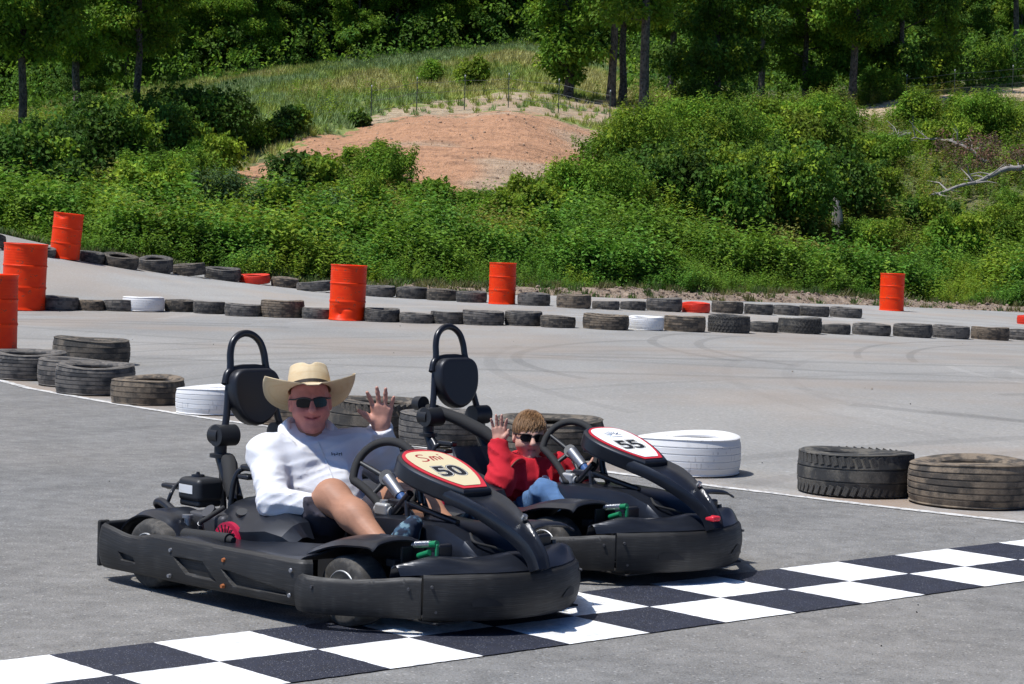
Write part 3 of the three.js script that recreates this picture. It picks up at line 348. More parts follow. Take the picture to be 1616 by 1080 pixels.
{
  const spec = [['tall1', 0.74, 'leftmost of the three dark-trunked trees standing before the left hill'], ['tall2', 0.72, 'middle of the three dark-trunked trees standing before the left hill'], ['tall1', 0.72, 'tree rising from the left thicket, rightmost of three bare dark trunks'], ['column', 1.0, 'leafy columnar tree at the top of the dirt mound, leftmost of its clump'], ['slim', 0.95, 'slender tree with pale leaning trunk behind the dirt mound'], ['slim', 0.85, 'slender dark-trunked tree just right of the pale leaning trunk'], ['slim', 1.0, 'straight tree with a grey trunk at the right of the mound clump'], ['tall2', 0.9, 'tree with bare trunk above the dirt track on the right'], ['vine', 1.0, 'tree with a trunk wrapped in bright green vine, upper right'], ['pale', 1.0, 'tree with a thin pale bare trunk at the upper right'], ['edge3', 0.9, 'shaded tree just right of the mound clump'], ['tall1', 0.9, 'dark tree in the shade right of the mound clump, second of the shaded ones'], ['edge1', 0.8, 'tree with low leaves beside the dirt track on the right'], ['tall2', 0.9, 'tree standing in shade behind the mound clump'], ['edge2', 0.8, 'leafy tree over the shaded hollow left of the dirt track'], ['tall1', 1.0, 'dark tree at the far right edge of the dirt track']];
  D_TR.forEach(([x, z], i) => tree(spec[i][0], x, z, spec[i][1], i * 1.7, spec[i][2], 'trees standing in front of the forest'));
  const R = rng(77), ed = ['edge1', 'edge2', 'edge3', 'edge4'];
  const all = []; D_FO.forEach(([x, z], i) => all.push([x, z, ed[(i * 3 + (i >> 2)) % 4], lerp(0.40, 0.62, R()), R() * 6.28]));
  all.sort((a, b) => a[0] / -a[1] - b[0] / -b[1]).forEach(([x, z, k, s, t], i) => tree(k, x, z, s, t, `leafy forest edge tree behind the hill, ${ORD[i]} from the left of the front row`, 'trees of the forest edge'));
  const back = []; for (let i = 0; i < 26; i++) { const u = lerp(-0.27, 0.27, (i + 0.5 + (R() - 0.5) * 0.5) / 26), r = lerp(78, 98, R()), z0 = zEdge(u * 130) - r; back.push([u * -z0, z0, ed[Math.floor(R() * 4)], lerp(1.0, 1.3, R()), R() * 6.28]); }
  back.forEach(([x, z, k, s, t], i) => tree(k, x, z, s, t, `tall tree deep in the forest, ${ORD[i]} from the left of the rear row`, 'trees of the deep forest'));
  // the wood beyond reads as one mass
  const items = []; for (let i = 0; i < 30000; i++) { const x = lerp(-48, 48, R()), r = lerp(100, 165, R()), z = zEdge(clamp(x, -45, 45)) - r; items.push({ p: v(x, terrainY(x, z, false) + lerp(0.2, 9, R()), z), s: lerp(0.8, 1.7, R()), q: spin(R), c: toneOf(R() < 0.3 ? 'm' : 'd', R, 0.4) }); }
  const w = placed('far_woodland', CL.far, LEAF, items, scene); w.userData.label = 'far wooded slope behind the forest trees'; w.userData.category = 'woodland';
  const it2 = []; for (let i = 0; i < 9000; i++) { const u = lerp(-0.26, 0.26, R()), r = lerp(44, 92, R() ** 0.7), zz = -(58 + r), x = u * -zz, z = zEdge(x) - r; if ((u < 0.045 && r < 66 + 60 * Math.max(0, u + 0.12)) || (u >= 0.045 && r < 48)) continue; it2.push({ p: v(x, terrainY(x, z) + R() ** 2 * 2.6, z), s: lerp(0.6, 1.4, R()), q: spin(R), c: toneOf(R() < 0.4 ? 'm' : 'd', R, 0.4) }); }
  const ug = placed('forest_undergrowth', CL.tree, LEAF, it2, scene); ug.userData.label = 'low leafy undergrowth among the forest trunks'; ug.userData.category = 'undergrowth';
}
// ---------------------------------------------------------------- tyres
const rubberTex = (a, b, seed, amt) => dataTex(512, 128, (x, y) => { const k = 0.55 * tn(x / 22, y / 22, 24, seed) + 0.3 * tn(x / 7, y / 9, 73, seed + 1) + 0.15 * hash(x, y, seed), f = sstep(0.5 - amt, 0.72 - amt * 0.4, k), st = tn(x / 3, y / 64, 170, seed + 5), n = 0.8 + 0.4 * hash(x >> 1, y, 7) + 0.2 * (st - 0.5); return [0, 1, 2].map(i => lerp(a[i], b[i], f) * n); });
const TY = {
  k: new THREE.MeshStandardMaterial({ map: rubberTex([0.038, 0.037, 0.036], [0.12, 0.108, 0.092], 1, 0.15), roughness: 0.82 }),
  k2: new THREE.MeshStandardMaterial({ map: rubberTex([0.044, 0.043, 0.042], [0.145, 0.13, 0.112], 4, 0.2), roughness: 0.82 }),
  b: new THREE.MeshStandardMaterial({ map: rubberTex([0.06, 0.051, 0.041], [0.20, 0.155, 0.108], 11, 0.22), roughness: 0.9 }),
  b2: new THREE.MeshStandardMaterial({ map: rubberTex([0.048, 0.044, 0.038], [0.15, 0.125, 0.095], 16, 0.12), roughness: 0.9 }),
  n: new THREE.MeshStandardMaterial({ map: rubberTex([0.034, 0.034, 0.033], [0.11, 0.10, 0.082], 21, 0.1), roughness: 0.84 }),
  w: new THREE.MeshStandardMaterial({ map: dataTex(512, 128, (x, y) => { const k = tn(x / 30, y / 16, 17, 31), q = tn(x / 3, y / 20, 170, 33), st = hash(x, y >> 2, 35); let b = 0.76 + 0.05 * (k - 0.5) + 0.03 * (hash(x, y, 3) - 0.5); if (q > 0.86 && k > 0.45) b *= 0.72; if (st > 0.995) b *= 0.6; return [b, b * 0.985, b * 0.95]; }), roughness: 0.62 }),
  o: new THREE.MeshStandardMaterial({ map: rubberTex([0.74, 0.032, 0.008], [0.6, 0.03, 0.01], 41, 0), roughness: 0.5 }),
  in: mat(0.014, 0.014, 0.014, 0.9),
};
// tyre lying flat, outer radius 1, half height hw; returns tread, two sidewalls and inside as geometries
function tyreGeos(hw, grooves, seed, lug, gdep = 0.017) {
  const S = 88, wob = (g) => { const p = g.attributes.position; for (let i = 0; i < p.count; i++) { const x = p.getX(i), y = p.getY(i), z = p.getZ(i), a = Math.atan2(z, x), k = 1 + 0.012 * Math.sin(2 * a + seed) + 0.008 * Math.sin(3 * a + seed * 2.3), dy = (y > 0 ? 0.03 : 0) * Math.sin(a + seed * 1.7) * (y / hw) + (y > 0 ? 0.02 * Math.sin(2 * a + seed) * y / hw : 0); p.setXYZ(i, x * k, y + dy, z * k); } g.computeVertexNormals(); return toCreasedNormals(g, 0.6); };
  const lathe = pts => wob(new THREE.LatheGeometry(pts.map(([r, y]) => new THREE.Vector2(r, y)), S));
  const tr = [], crown = y => 1 - 0.022 * (y / hw) ** 2 - 0.05 * Math.abs(y / hw) ** 8, e = hw * 0.9;
  const n = grooves, gw = hw * 0.045, gd = gdep; let ys = [-e]; for (let i = 0; i < n; i++) { const c = -e + (i + 1) * 2 * e / (n + 1); ys.push(['g', c]); } ys.push(e);
  tr.push([0.955, -hw * 0.99]); tr.push([0.978, -hw * 0.95]);
  for (const y of ys) if (Array.isArray(y)) { const c = y[1]; tr.push([crown(c - gw), c - gw], [crown(c) - gd, c - gw * 0.7], [crown(c) - gd, c + gw * 0.7], [crown(c + gw), c + gw]); } else tr.push([crown(y) , y]);
  tr.push([0.978, hw * 0.95], [0.955, hw * 0.99]);
  const parts = [lathe(tr)];
  if (lug) { const rows = lug === 2 ? [-0.8, -0.42, 0, 0.42, 0.8] : [-0.72, 0.72], N = lug === 2 ? 34 : 46; for (const [k, ry] of rows.entries()) for (let i = 0; i < N; i++) { const a = (i + (k % 2) * 0.5) / N * 6.2832, w = 6.2832 / N * 0.62, h = hw * (lug === 2 ? 0.3 : 0.46), g = new THREE.BoxGeometry(0.018, h, w); g.rotateX((k % 2 ? 1 : -1) * 0.35); g.translate(crown(ry * hw) - 0.004, ry * hw, 0); g.rotateY(a); parts.push(g); } }
  const side = s => lathe([[0.955, s * hw * 0.99], [0.93, s * hw * 1.02], [0.9, s * hw * 1.025], [0.89, s * hw * 1.045], [0.82, s * hw * 1.06], [0.74, s * hw * 1.03], [0.69, s * hw * 0.97], [0.675, s * hw * 0.985], [0.64, s * hw * 0.93], [0.605, s * hw * 0.84], [0.6, s * hw * 0.74], [0.625, s * hw * 0.68]]);
  const inside = lathe([[0.625, -hw * 0.68], [0.8, -hw * 0.8], [0.9, -hw * 0.6], [0.93, 0], [0.9, hw * 0.6], [0.8, hw * 0.8], [0.625, hw * 0.68]]);
  return { tread: merge(parts), top: side(1), bottom: side(-1), inside, hw };
}
const TG = [tyreGeos(0.31, 4, 0.3), tyreGeos(0.34, 5, 1.9), tyreGeos(0.29, 3, 3.1), tyreGeos(0.33, 4, 4.4), tyreGeos(0.36, 1, 5.2, 2), tyreGeos(0.35, 2, 2.6, 1), tyreGeos(0.34, 4, 2.2, 0, 0.011)];
function tyre(x, z, r, gi, m, label, group, turn, sy = 1, lift = 0, tilt = 0) {
  const G = TG[gi], t = thing('tyre', label, 'tyre', [x, groundY(x, z) + lift, z], turn, group); t.scale.set(r, r * sy, r); t.rotation.z = tilt;
  const hold = new THREE.Matrix4().makeTranslation(0, G.hw * 1.06, 0);
  for (const [n, g, mm] of [['tread', G.tread, m], ['sidewall', G.top, m], ['sidewall', G.bottom, m], ['inner_liner', G.inside, TY.in]]) { const o = part(n, g, mm, t); o.position.y = G.hw * 1.06; }
  return t;
}
{
  const cw = { k: 'worn black', b: 'dusty brown-black', w: 'white painted', n: 'knobbly black', o: 'orange-red painted' }, R = rng(1313);
  const pick = (c, i) => c === 'n' ? [4, TY.n] : c === 'w' ? [6, TY.w] : c === 'o' ? [0, TY.o] : c === 'b' ? [[0, 1, 3][i % 3], i % 2 ? TY.b : TY.b2] : [[0, 1, 2, 3][i % 4], i % 2 ? TY.k : TY.k2];
  const rel = (n, what) => `${ORD[n]} ${what}`;
  D_I.forEach(([x, z, r, c], i) => { const [g, m] = pick(c, i); const w = i < 9 ? rel(i, 'right of the tall left drum') : rel(i - 9, 'right of the dented drum'); tyre(x, z, r, g, m, `${cw[c]} tyre lying in the inner row, ${w}`, 'tyres of the inner row', R() * 6.28, lerp(0.88, 1.08, R()), 0, (R() - 0.5) * 0.02); });
  D_O.forEach(([x, z, r, c], i) => { const [g, m] = pick(c, i + 1); const w = i < 2 ? rel(1 - i, 'left of the leaning drum') : i < 15 ? rel(i - 2, 'right of the leaning drum') : i < 26 ? rel(i - 15, 'right of the middle drum') : 'alone at the right edge of the picture'; const t = tyre(x, z, r, g, m, `${cw[c]} tyre ${i === 26 ? '' : 'lying in the outer row, '}${w}`, 'tyres of the outer row', R() * 6.28, lerp(0.9, 1.12, R())); if (x < -1.2) t.rotation.z = -0.0236 * (-x - 1.2); });
  const nl = ['black tyre with chunky shoulder blocks at the right of the painted line', 'big muddy brown tyre at the right edge, nearest the camera', 'large white painted tyre beside the nose of the rear kart', 'dusty tyre directly behind the boy in the red top', 'dark ribbed tyre between the raised hands, behind the rear kart', 'broad dusty tyre behind the waving hand of the man', 'small brown tyre mostly hidden behind the man in the hat', 'dark tyre peeping out behind the brim of the straw hat', 'white painted tyre behind the headrest of the front kart', 'mud-brown tyre just left of the white tyre on the left', 'dark ribbed tyre left of the mud-brown one', 'dark tyre half hidden in the middle of the left heap', 'wide dark tyre at the left edge of the picture', 'dusty tyre standing furthest back of the left heap'];
  const gsel = [5, 1, 6, 3, 3, 5, 0, 2, 6, 2, 1, 3, 1, 2], ms = [TY.n, TY.b, TY.w, TY.b2, TY.k2, TY.b2, TY.b, TY.k, TY.w, TY.b, TY.k2, TY.k2, TY.k2, TY.b2];
  D_N.forEach(([x, z, r], i) => tyre(x, z, r, gsel[i], ms[i], nl[i], 'loose tyres along the painted line', R() * 6.28, [1.0, 1.0, 1.0, 1.0, 1.08, 1.05, 1, 1, 1.08, 1.12, 1.05, 1, 1, 1.12][i]));
}
// ---------------------------------------------------------------- oil drums
{
  const paint = new THREE.MeshPhysicalMaterial({ specularIntensity: 0.4, roughness: 0.45, map: dataTex(512, 512, (x, y) => { const k = tn(x / 20, y / 30, 25, 3), q = tn(x / 4, y / 6, 128, 4), s = hash(x >> 1, y >> 2, 2); let c = [0.88 + (k - 0.5) * 0.1, 0.045 + (k - 0.5) * 0.016, 0.004]; if (s > 0.9965 || (k > 0.76 && q > 0.62)) c = [0.42, 0.07, 0.035]; return c; }) });
  const lidm = mat(0.55, 0.07, 0.02, 0.55), lidy = mat(0.72, 0.20, 0.03, 0.5);
  const drum = (dent) => { const P = [[0.0, 0.006], [0.272, 0.006], [0.286, 0.0], [0.292, 0.008], [0.288, 0.022], [0.284, 0.03]]; const H = 0.88; for (let y = 0.05; y < H - 0.04; y += 0.0135) { const rib = c => 0.011 * Math.exp(-(((y - c) / 0.011) ** 2)); let cor = 0; if (y > 0.62 && y < 0.83) cor = 0.0028 * Math.sin((y - 0.62) / 0.035 * 6.2832); P.push([0.284 + rib(0.3) + rib(0.585) + cor, y]); } P.push([0.284, H - 0.03], [0.288, H - 0.02], [0.293, H - 0.006], [0.289, H], [0.281, H - 0.002], [0.278, H - 0.014]);
    const g = new THREE.LatheGeometry(P.map(p => new THREE.Vector2(...p)), 80), p = g.attributes.position; for (let i = 0; i < p.count; i++) { let x = p.getX(i), y = p.getY(i), z = p.getZ(i); for (const [a, yy, depth, w, h] of dent) { const ang = Math.atan2(z, x), da = Math.atan2(Math.sin(ang - a), Math.cos(ang - a)), f = Math.exp(-((da / w) ** 2) - (((y - yy) / h) ** 2)), s = 1 - depth * f; x *= s; z *= s; } p.setXYZ(i, x, y, z); } g.computeVertexNormals(); return toCreasedNormals(g, 0.7); };
  const lid = () => { const g = new THREE.LatheGeometry([[0.281, 0.864], [0.27, 0.861], [0.2, 0.862], [0.19, 0.866], [0, 0.866]].map(p => new THREE.Vector2(...p)), 48); return g; };
  const spec = [[0, 0.93, [[0.9, 0.4, 0.03, 0.5, 0.2]], 0, 'orange-red steel drum with a yellowish lid cut off by the left edge'], [1, 1.16, [[1.0, 0.75, 0.04, 0.4, 0.1]], 0.03, 'tall orange-red steel drum at the left end of the inner tyre row'], [2, 0.97, [[2.0, 0.12, 0.22, 0.3, 0.075], [1.7, 0.2, 0.1, 0.5, 0.03]], 0.02, 'orange-red steel drum with a deep dent near its foot, inner row'], [3, 1.0, [[1.9, 0.83, 0.12, 0.3, 0.05]], 0.09, 'leaning orange-red steel drum with a dented rim in the outer row, far left'], [4, 0.93, [[1.2, 0.1, 0.05, 0.4, 0.1]], 0.0, 'orange-red steel drum in the middle of the outer tyre row'], [5, 1.06, [[0.4, 0.5, 0.02, 0.6, 0.2]], 0, 'lone orange-red steel drum on the far right of the track']];
  for (const [i, s, dents, tilt, label] of spec) { const [x, z] = D_B[i], t = thing('steel_drum', label, 'barrel', [x, groundY(x, z), z], 0, 'orange-red steel drums round the track'); t.scale.setScalar(s); t.rotation.z = -tilt; part('drum_body', drum(dents), paint, t); part('lid', lid(), i === 0 ? lidy : lidm, t); part('bung', cyl([0.16, 0.862, 0.08], [0.16, 0.874, 0.08], 0.03, 0.03, 14), lidm, t); }
}
// ---------------------------------------------------------------- fences, stump, fallen limbs
{
  const steel = mat(0.05, 0.07, 0.045, 0.7), tip = mat(0.75, 0.75, 0.72, 0.6), wire = mat(0.22, 0.22, 0.21, 0.5, { metalness: 0.5 });
  const fence = (pts, label) => { const [x0, z0] = pts[0], y0 = terrainY(x0, z0), t = thing('wire_fence', label, 'fence', [x0, y0, z0]), tops = []; for (const [x, z] of pts) { const p = v(x - x0, terrainY(x, z) - y0, z - z0), post = part('post', [box(0.036, 1.25, 0.014, p.x, p.y + 0.575, p.z, 0), box(0.014, 1.25, 0.06, p.x, p.y + 0.575, p.z - 0.03, 0)], steel, t); part('post_tip', box(0.042, 0.1, 0.05, p.x, p.y + 1.2, p.z - 0.02, 0.004), tip, post); tops.push(p); } for (const h of [0.35, 0.7, 1.05]) { const L = []; tops.forEach((p, i) => { L.push(p.clone().add(v(0, h, 0.03))); if (i < tops.length - 1) L.push(p.clone().lerp(tops[i + 1], 0.5).add(v(0, h - 0.03, 0.03))); }); part('wire', limb(L, L.map(() => 0.006), 4), wire, t); } };
  fence(D_FE, 'thin post and wire fence along the top of the bare dirt mound'); fence(D_FE2, 'post and wire fence beside the dirt track at the upper right');
  const dead = (() => { const t = dataTex(64, 256, (x, y) => { const b = 0.7 + 0.6 * tn(x / 6, y / 30, 10, 1); return [0.27 * b, 0.245 * b, 0.22 * b]; }); return new THREE.MeshStandardMaterial({ map: t, roughness: 0.9 }); })();
  const fallen = (pts, r, label, seed) => { const [x0, z0] = pts[0], y0 = terrainY(x0, z0), R = rng(seed), t = thing('fallen_limb', label, 'branch', [x0, y0, z0], 0, 'bleached fallen limbs on the right-hand bank'); const P = pts.map(([x, z, h]) => v(x - x0, terrainY(x, z) - y0 + h, z - z0)); const cv = new THREE.CatmullRomCurve3(P), L = []; for (let i = 0; i <= 16; i++) L.push(cv.getPoint(i / 16).add(rndDir(R).multiplyScalar(0.05))); part('stem', limb(L, L.map((_, i) => r * (1 - 0.75 * i / 16)), 8), dead, t); for (let k = 0; k < 16; k++) { const o = L[4 + Math.floor(R() * 12)], d = rndDir(R); d.y = Math.abs(d.y) * 0.8; const len = lerp(0.5, 1.4, R()), m = o.clone().addScaledVector(d, len * 0.5).add(rndDir(R).multiplyScalar(0.1)); part('twig', limb([o, m, o.clone().addScaledVector(d, len).add(v(0, -0.1, 0))], [r * 0.3, r * 0.2, 0.008], 5), dead, t); } };
  const [a, b, c, d, e, f, g] = D_BR;
  fallen([[e[0] + 2.0, e[1] + 0.3, 1.0], [e[0], e[1], 0.6], [lerp(d[0], e[0], 0.55), lerp(d[1], e[1], 0.55) + 0.5, 0.55], [d[0] + 0.3, d[1] + 0.4, 0.5]], 0.14, 'long pale fallen limb sloping down to the left on the right bank', 3);
  fallen([[c[0] + 0.4, c[1], 0.25], [c[0] - 0.5, c[1] - 0.2, 0.7], [b[0] + 0.5, b[1], 0.65], [b[0] - 0.6, b[1], 0.55]], 0.085, 'arched pale fallen limb above the long one on the right bank', 5);
  fallen([[b[0] - 0.7, b[1] + 0.4, 0.8], [b[0] - 1.4, b[1] + 0.9, 0.6], [a[0] + 0.2, a[1] + 0.9, 0.5]], 0.07, 'short thin pale limb leaning left of the arched one', 9);
  { const R = rng(71), items = []; for (let i = 0; i < 160; i++) { const x = lerp(c[0] - 1.6, e[0] + 1.4, R()), z = lerp(c[1] - 1, c[1] + 2, R()); items.push({ p: v(x, terrainY(x, z) + 0.2 + R() * 1.1, z), s: lerp(0.8, 1.4, R()), q: spin(R), c: rgb(0.2 * (0.7 + R() * 0.6), 0.125, 0.085) }); } const w = placed('dead_leaves', CL.fine, LEAF, items, scene); w.userData.label = 'withered brown leaves on the fallen limbs'; w.userData.category = 'dead leaves'; }
  { const fz = f[1] + 2.2, y = terrainY(f[0], fz), t = thing('tree_stump', 'grey weathered stump standing in the bushes on the right bank', 'stump', [f[0] - 0.25, y, fz]); part('stump', limb([[0, -0.1, 0], [0.02, 0.3, 0], [0.0, 0.75, 0.03], [-0.06, 1.15, 0]], [0.27, 0.19, 0.17, 0.12], 12), dead, t); part('broken_top', limb([[-0.06, 1.12, 0], [-0.1, 1.3, 0.02]], [0.115, 0.03], 9), dead, t); }
}
// ---------------------------------------------------------------- karts (x forward, y up, z to the driver's right)
function shell(nu, nv, f, th) { // a sheet of real thickness: f on the outside, offset inwards
  const a = gridSurf(nu, nv, f), n = a.attributes.normal, p = a.attributes.position, N = p.count, pos = [], uv = [], idx = [...a.index.array];
  for (let i = 0; i < N; i++) { pos.push(p.getX(i), p.getY(i), p.getZ(i)); uv.push(a.attributes.uv.getX(i), a.attributes.uv.getY(i)); }
  for (let i = 0; i < N; i++) { pos.push(p.getX(i) - n.getX(i) * th, p.getY(i) - n.getY(i) * th, p.getZ(i) - n.getZ(i) * th); uv.push(a.attributes.uv.getX(i), a.attributes.uv.getY(i)); }
  for (let i = 0; i < a.index.count; i += 3) { const q = a.index.array; idx.push(q[i] + N, q[i + 2] + N, q[i + 1] + N); }
  const W = nu + 1, edge = (s, t) => idx.push(s, s + N, t, t, s + N, t + N);
  for (let i = 0; i < nu; i++) { edge(i + 1, i); edge(nv * W + i, nv * W + i + 1); } for (let j = 0; j < nv; j++) { edge(j * W, (j + 1) * W); edge((j + 1) * W + nu, j * W + nu); }
  const g = new THREE.BufferGeometry(); g.setAttribute('position', new THREE.Float32BufferAttribute(pos, 3)); g.setAttribute('uv', new THREE.Float32BufferAttribute(uv, 2)); g.setIndex(idx); g.computeVertexNormals(); return toCreasedNormals(g, 0.75);
}
function spline(P) { const c = new THREE.CatmullRomCurve3(P.map(p => v(p[0], p[1], p[2] ?? 0)), false, 'centripetal'); c.arcLengthDivisions = 200; return t => c.getPointAt(clamp(t, 0, 1)); }
function loft(rings, closedRing = true, caps = true) { // rings: arrays of V3 of equal length
  const n = rings[0].length, pos = [], uv = [], idx = []; rings.forEach((r, j) => r.forEach((p, i) => { pos.push(p.x, p.y, p.z); uv.push(i / n, j / (rings.length - 1)); }));
  for (let j = 0; j < rings.length - 1; j++) for (let i = 0; i < (closedRing ? n : n - 1); i++) { const a = j * n + i, b = j * n + (i + 1) % n, c = a + n, d = b + n; idx.push(a, b, c, b, d, c); }
  if (caps) for (const [j, flip] of [[0, 1], [rings.length - 1, 0]]) { const c = new V3(); rings[j].forEach(p => c.add(p)); c.multiplyScalar(1 / n); const k = pos.length / 3; pos.push(c.x, c.y, c.z); uv.push(0.5, j ? 1 : 0); for (let i = 0; i < n; i++) { const a = j * n + i, b = j * n + (i + 1) % n; flip ? idx.push(k, b, a) : idx.push(k, a, b); } }
  const g = new THREE.BufferGeometry(); g.setAttribute('position', new THREE.Float32BufferAttribute(pos, 3)); g.setAttribute('uv', new THREE.Float32BufferAttribute(uv, 2)); g.setIndex(idx); g.computeVertexNormals(); return toCreasedNormals(g, 0.8);
}
const scuffTex = dataTex(1024, 256, (x, y) => { const st = tn(x / 40, y / 2, 25, 1), s2 = tn(x / 90, y / 1, 11, 2), k = tn(x / 60, y / 40, 17, 3), h = hash(x, y, 4); let b = 0.009 + 0.022 * sstep(0.5, 0.9, st) * (0.1 + k) + 0.07 * sstep(0.78, 1, s2) * k * k + 0.004 * h; return [b * 1.05, b, b * 0.92]; });
const scuffRough = dataTex(256, 256, (x, y) => { const k = 0.5 + 0.25 * tn(x / 20, y / 3, 12, 1) + 0.1 * hash(x, y, 3); return [k, k, k]; }, false);
const KM = {
  scuff: new THREE.MeshStandardMaterial({ map: scuffTex, roughness: 0.9, roughnessMap: scuffRough }),
  gloss: new THREE.MeshStandardMaterial({ color: rgb(0.015, 0.018, 0.026), roughness: 0.31, roughnessMap: null, map: dataTex(512, 512, (x, y) => { const k = tn(x / 40, y / 40, 12, 1), s = hash(x >> 1, y >> 1, 3), t = tn(x / 3, y / 60, 170, 7); const b = 0.78 + 0.3 * k + (s > 0.995 ? 0.9 : 0) + (t > 0.93 ? 0.35 : 0); const du = sstep(0.62, 0.9, tn(x / 25, y / 25, 20, 9)) * 0.5 * tn(x / 2, y / 2, 256, 10); return [b + du * 1.2, b + du, b + du * 0.7].map(q => Math.min(1, q * 0.72)); }) }),
  satin: mat(0.016, 0.017, 0.019, 0.5), tube: mat(0.013, 0.014, 0.018, 0.3), rubber: mat(0.02, 0.02, 0.02, 0.85), chrome: mat(0.55, 0.56, 0.57, 0.28, { metalness: 0.9 }), steel: mat(0.32, 0.32, 0.33, 0.42, { metalness: 0.8 }), alloy: mat(0.42, 0.42, 0.41, 0.5, { metalness: 0.6 }),
  redm: mat(0.45, 0.008, 0.045, 0.4), green: mat(0.008, 0.19, 0.075, 0.4), orange: mat(0.36, 0.11, 0.03, 0.6), vinyl: mat(0.012, 0.013, 0.017, 0.42), label: mat(0.72, 0.72, 0.70, 0.5), dark: mat(0.012, 0.012, 0.013, 0.7), engine: mat(0.06, 0.06, 0.065, 0.55, { metalness: 0.3 }), light: mat(0.7, 0.03, 0.05, 0.25),
  tyre: new THREE.MeshStandardMaterial({ roughness: 0.85, map: rubberTex([0.05, 0.047, 0.042], [0.11, 0.1, 0.085], 51, 0.1) }), redpaint: mat(0.6, 0.025, 0.04, 0.4),
};
const inPoly2 = (P, x, y) => { let c = false; for (let i = 0, j = P.length - 1; i < P.length; j = i++) { const [a, b] = P[i], [d, e] = P[j]; if ((b > y) !== (e > y) && x < (d - a) * (y - b) / (e - b) + a) c = !c; } return c; };
// bumper skin along a plan curve, with moulded pockets pressed into it
function bumperSkin(path, y0f, y1f, pockets, nu, nv, bulge = 0.016) {
  const sp = spline(path.map(([x, z]) => [x, 0, z])), N = (t) => { const a = sp(Math.max(0, t - 0.004)), b = sp(Math.min(1, t + 0.004)), d = b.sub(a).normalize(); return v(-d.z, 0, d.x); };
  return shell(nu, nv, (s, t) => { const p = sp(s), n = N(s), y = lerp(y0f(s), y1f(s), t); let o = bulge * Math.sin(Math.PI * clamp(t * 0.92 + 0.04, 0, 1)) - (t > 0.93 ? (t - 0.93) * 0.16 : 0) - (t < 0.05 ? (0.05 - t) * 0.12 : 0); for (const [P, d] of pockets) o -= d * sstep(-0.001, 0.005, polyDist(P, p.x, y)); return p.addScaledVector(n, o).setY(y); }, 0.012);
}
const plateShape = (k, d = 0) => { const s = new THREE.Shape(), L = 0.178, W0 = 0.132, W1 = 0.088; s.moveTo(-L - d, 0); s.bezierCurveTo(-L - d, W0 * 0.75, -L * 0.72, W0 + d, -L * 0.25, W0 + d); s.bezierCurveTo(L * 0.2, W0 + d, L * 0.75, W1 + d * 0.9, L + d, W1 * 0.62 + d); s.lineTo(L + d, -W1 * 0.62 - d); s.bezierCurveTo(L * 0.75, -W1 - d * 0.9, L * 0.2, -W0 - d, -L * 0.25, -W0 - d); s.bezierCurveTo(-L * 0.72, -W0 - d, -L - d, -W0 * 0.75, -L - d, 0); return s; };
function plateTex(num, bg, ink) {
  const c = document.createElement('canvas'); c.width = 512; c.height = 640; const g = c.getContext('2d'); g.fillStyle = bg; g.fillRect(0, 0, 512, 640);
  g.save(); g.translate(256, 372); g.transform(1, 0, -0.06, 1, 0, 0); g.scale(1.0, 0.92); g.font = 'bold 250px sans-serif'; g.textAlign = 'center'; g.textBaseline = 'middle'; g.lineJoin = 'miter';
  g.lineWidth = 30; g.strokeStyle = '#2a2c33'; g.strokeText(num, 0, 0); g.lineWidth = 18; g.strokeStyle = '#f0eee6'; g.strokeText(num, 0, 0); g.lineWidth = 9; g.strokeStyle = '#0c1017'; g.fillStyle = '#0c1017'; g.strokeText(num, 0, 0); g.fillText(num, 0, 0); g.restore();
  if (ink === 'script') { g.strokeStyle = '#9c1622'; g.lineWidth = 13; g.lineCap = 'round'; g.beginPath(); g.translate(256, 130); g.scale(1.35, 1.2); g.rotate(-0.1); g.translate(-252, -136); g.moveTo(232, 92); g.bezierCurveTo(190, 66, 160, 112, 200, 128); g.bezierCurveTo(250, 146, 214, 196, 168, 172); g.moveTo(250, 178); g.lineTo(262, 128); g.bezierCurveTo(280, 116, 286, 150, 278, 176); g.moveTo(280, 140); g.bezierCurveTo(300, 112, 316, 140, 306, 172); g.moveTo(334, 136); g.lineTo(326, 174); g.moveTo(340, 108); g.lineTo(341, 112); g.stroke(); }
  else { g.lineWidth = 7; g.strokeStyle = '#3a4a66'; g.lineCap = 'round'; for (let i = 0; i < 11; i++) { const a = -2.9 + i * 0.27; g.beginPath(); g.moveTo(262 + Math.cos(a) * 34, 176 + Math.sin(a) * 28); g.lineTo(262 + Math.cos(a) * (84 + 14 * (i % 3)), 176 + Math.sin(a) * (74 + 10 * (i % 2))); g.stroke(); } g.strokeStyle = '#9ab6d4'; g.beginPath(); g.moveTo(150, 150); g.lineTo(190, 196); g.lineTo(228, 140); g.stroke(); g.fillStyle = '#50607c'; g.fillRect(196, 200, 130, 12); }
  const t = new THREE.CanvasTexture(c); t.colorSpace = THREE.SRGBColorSpace; return t;
}
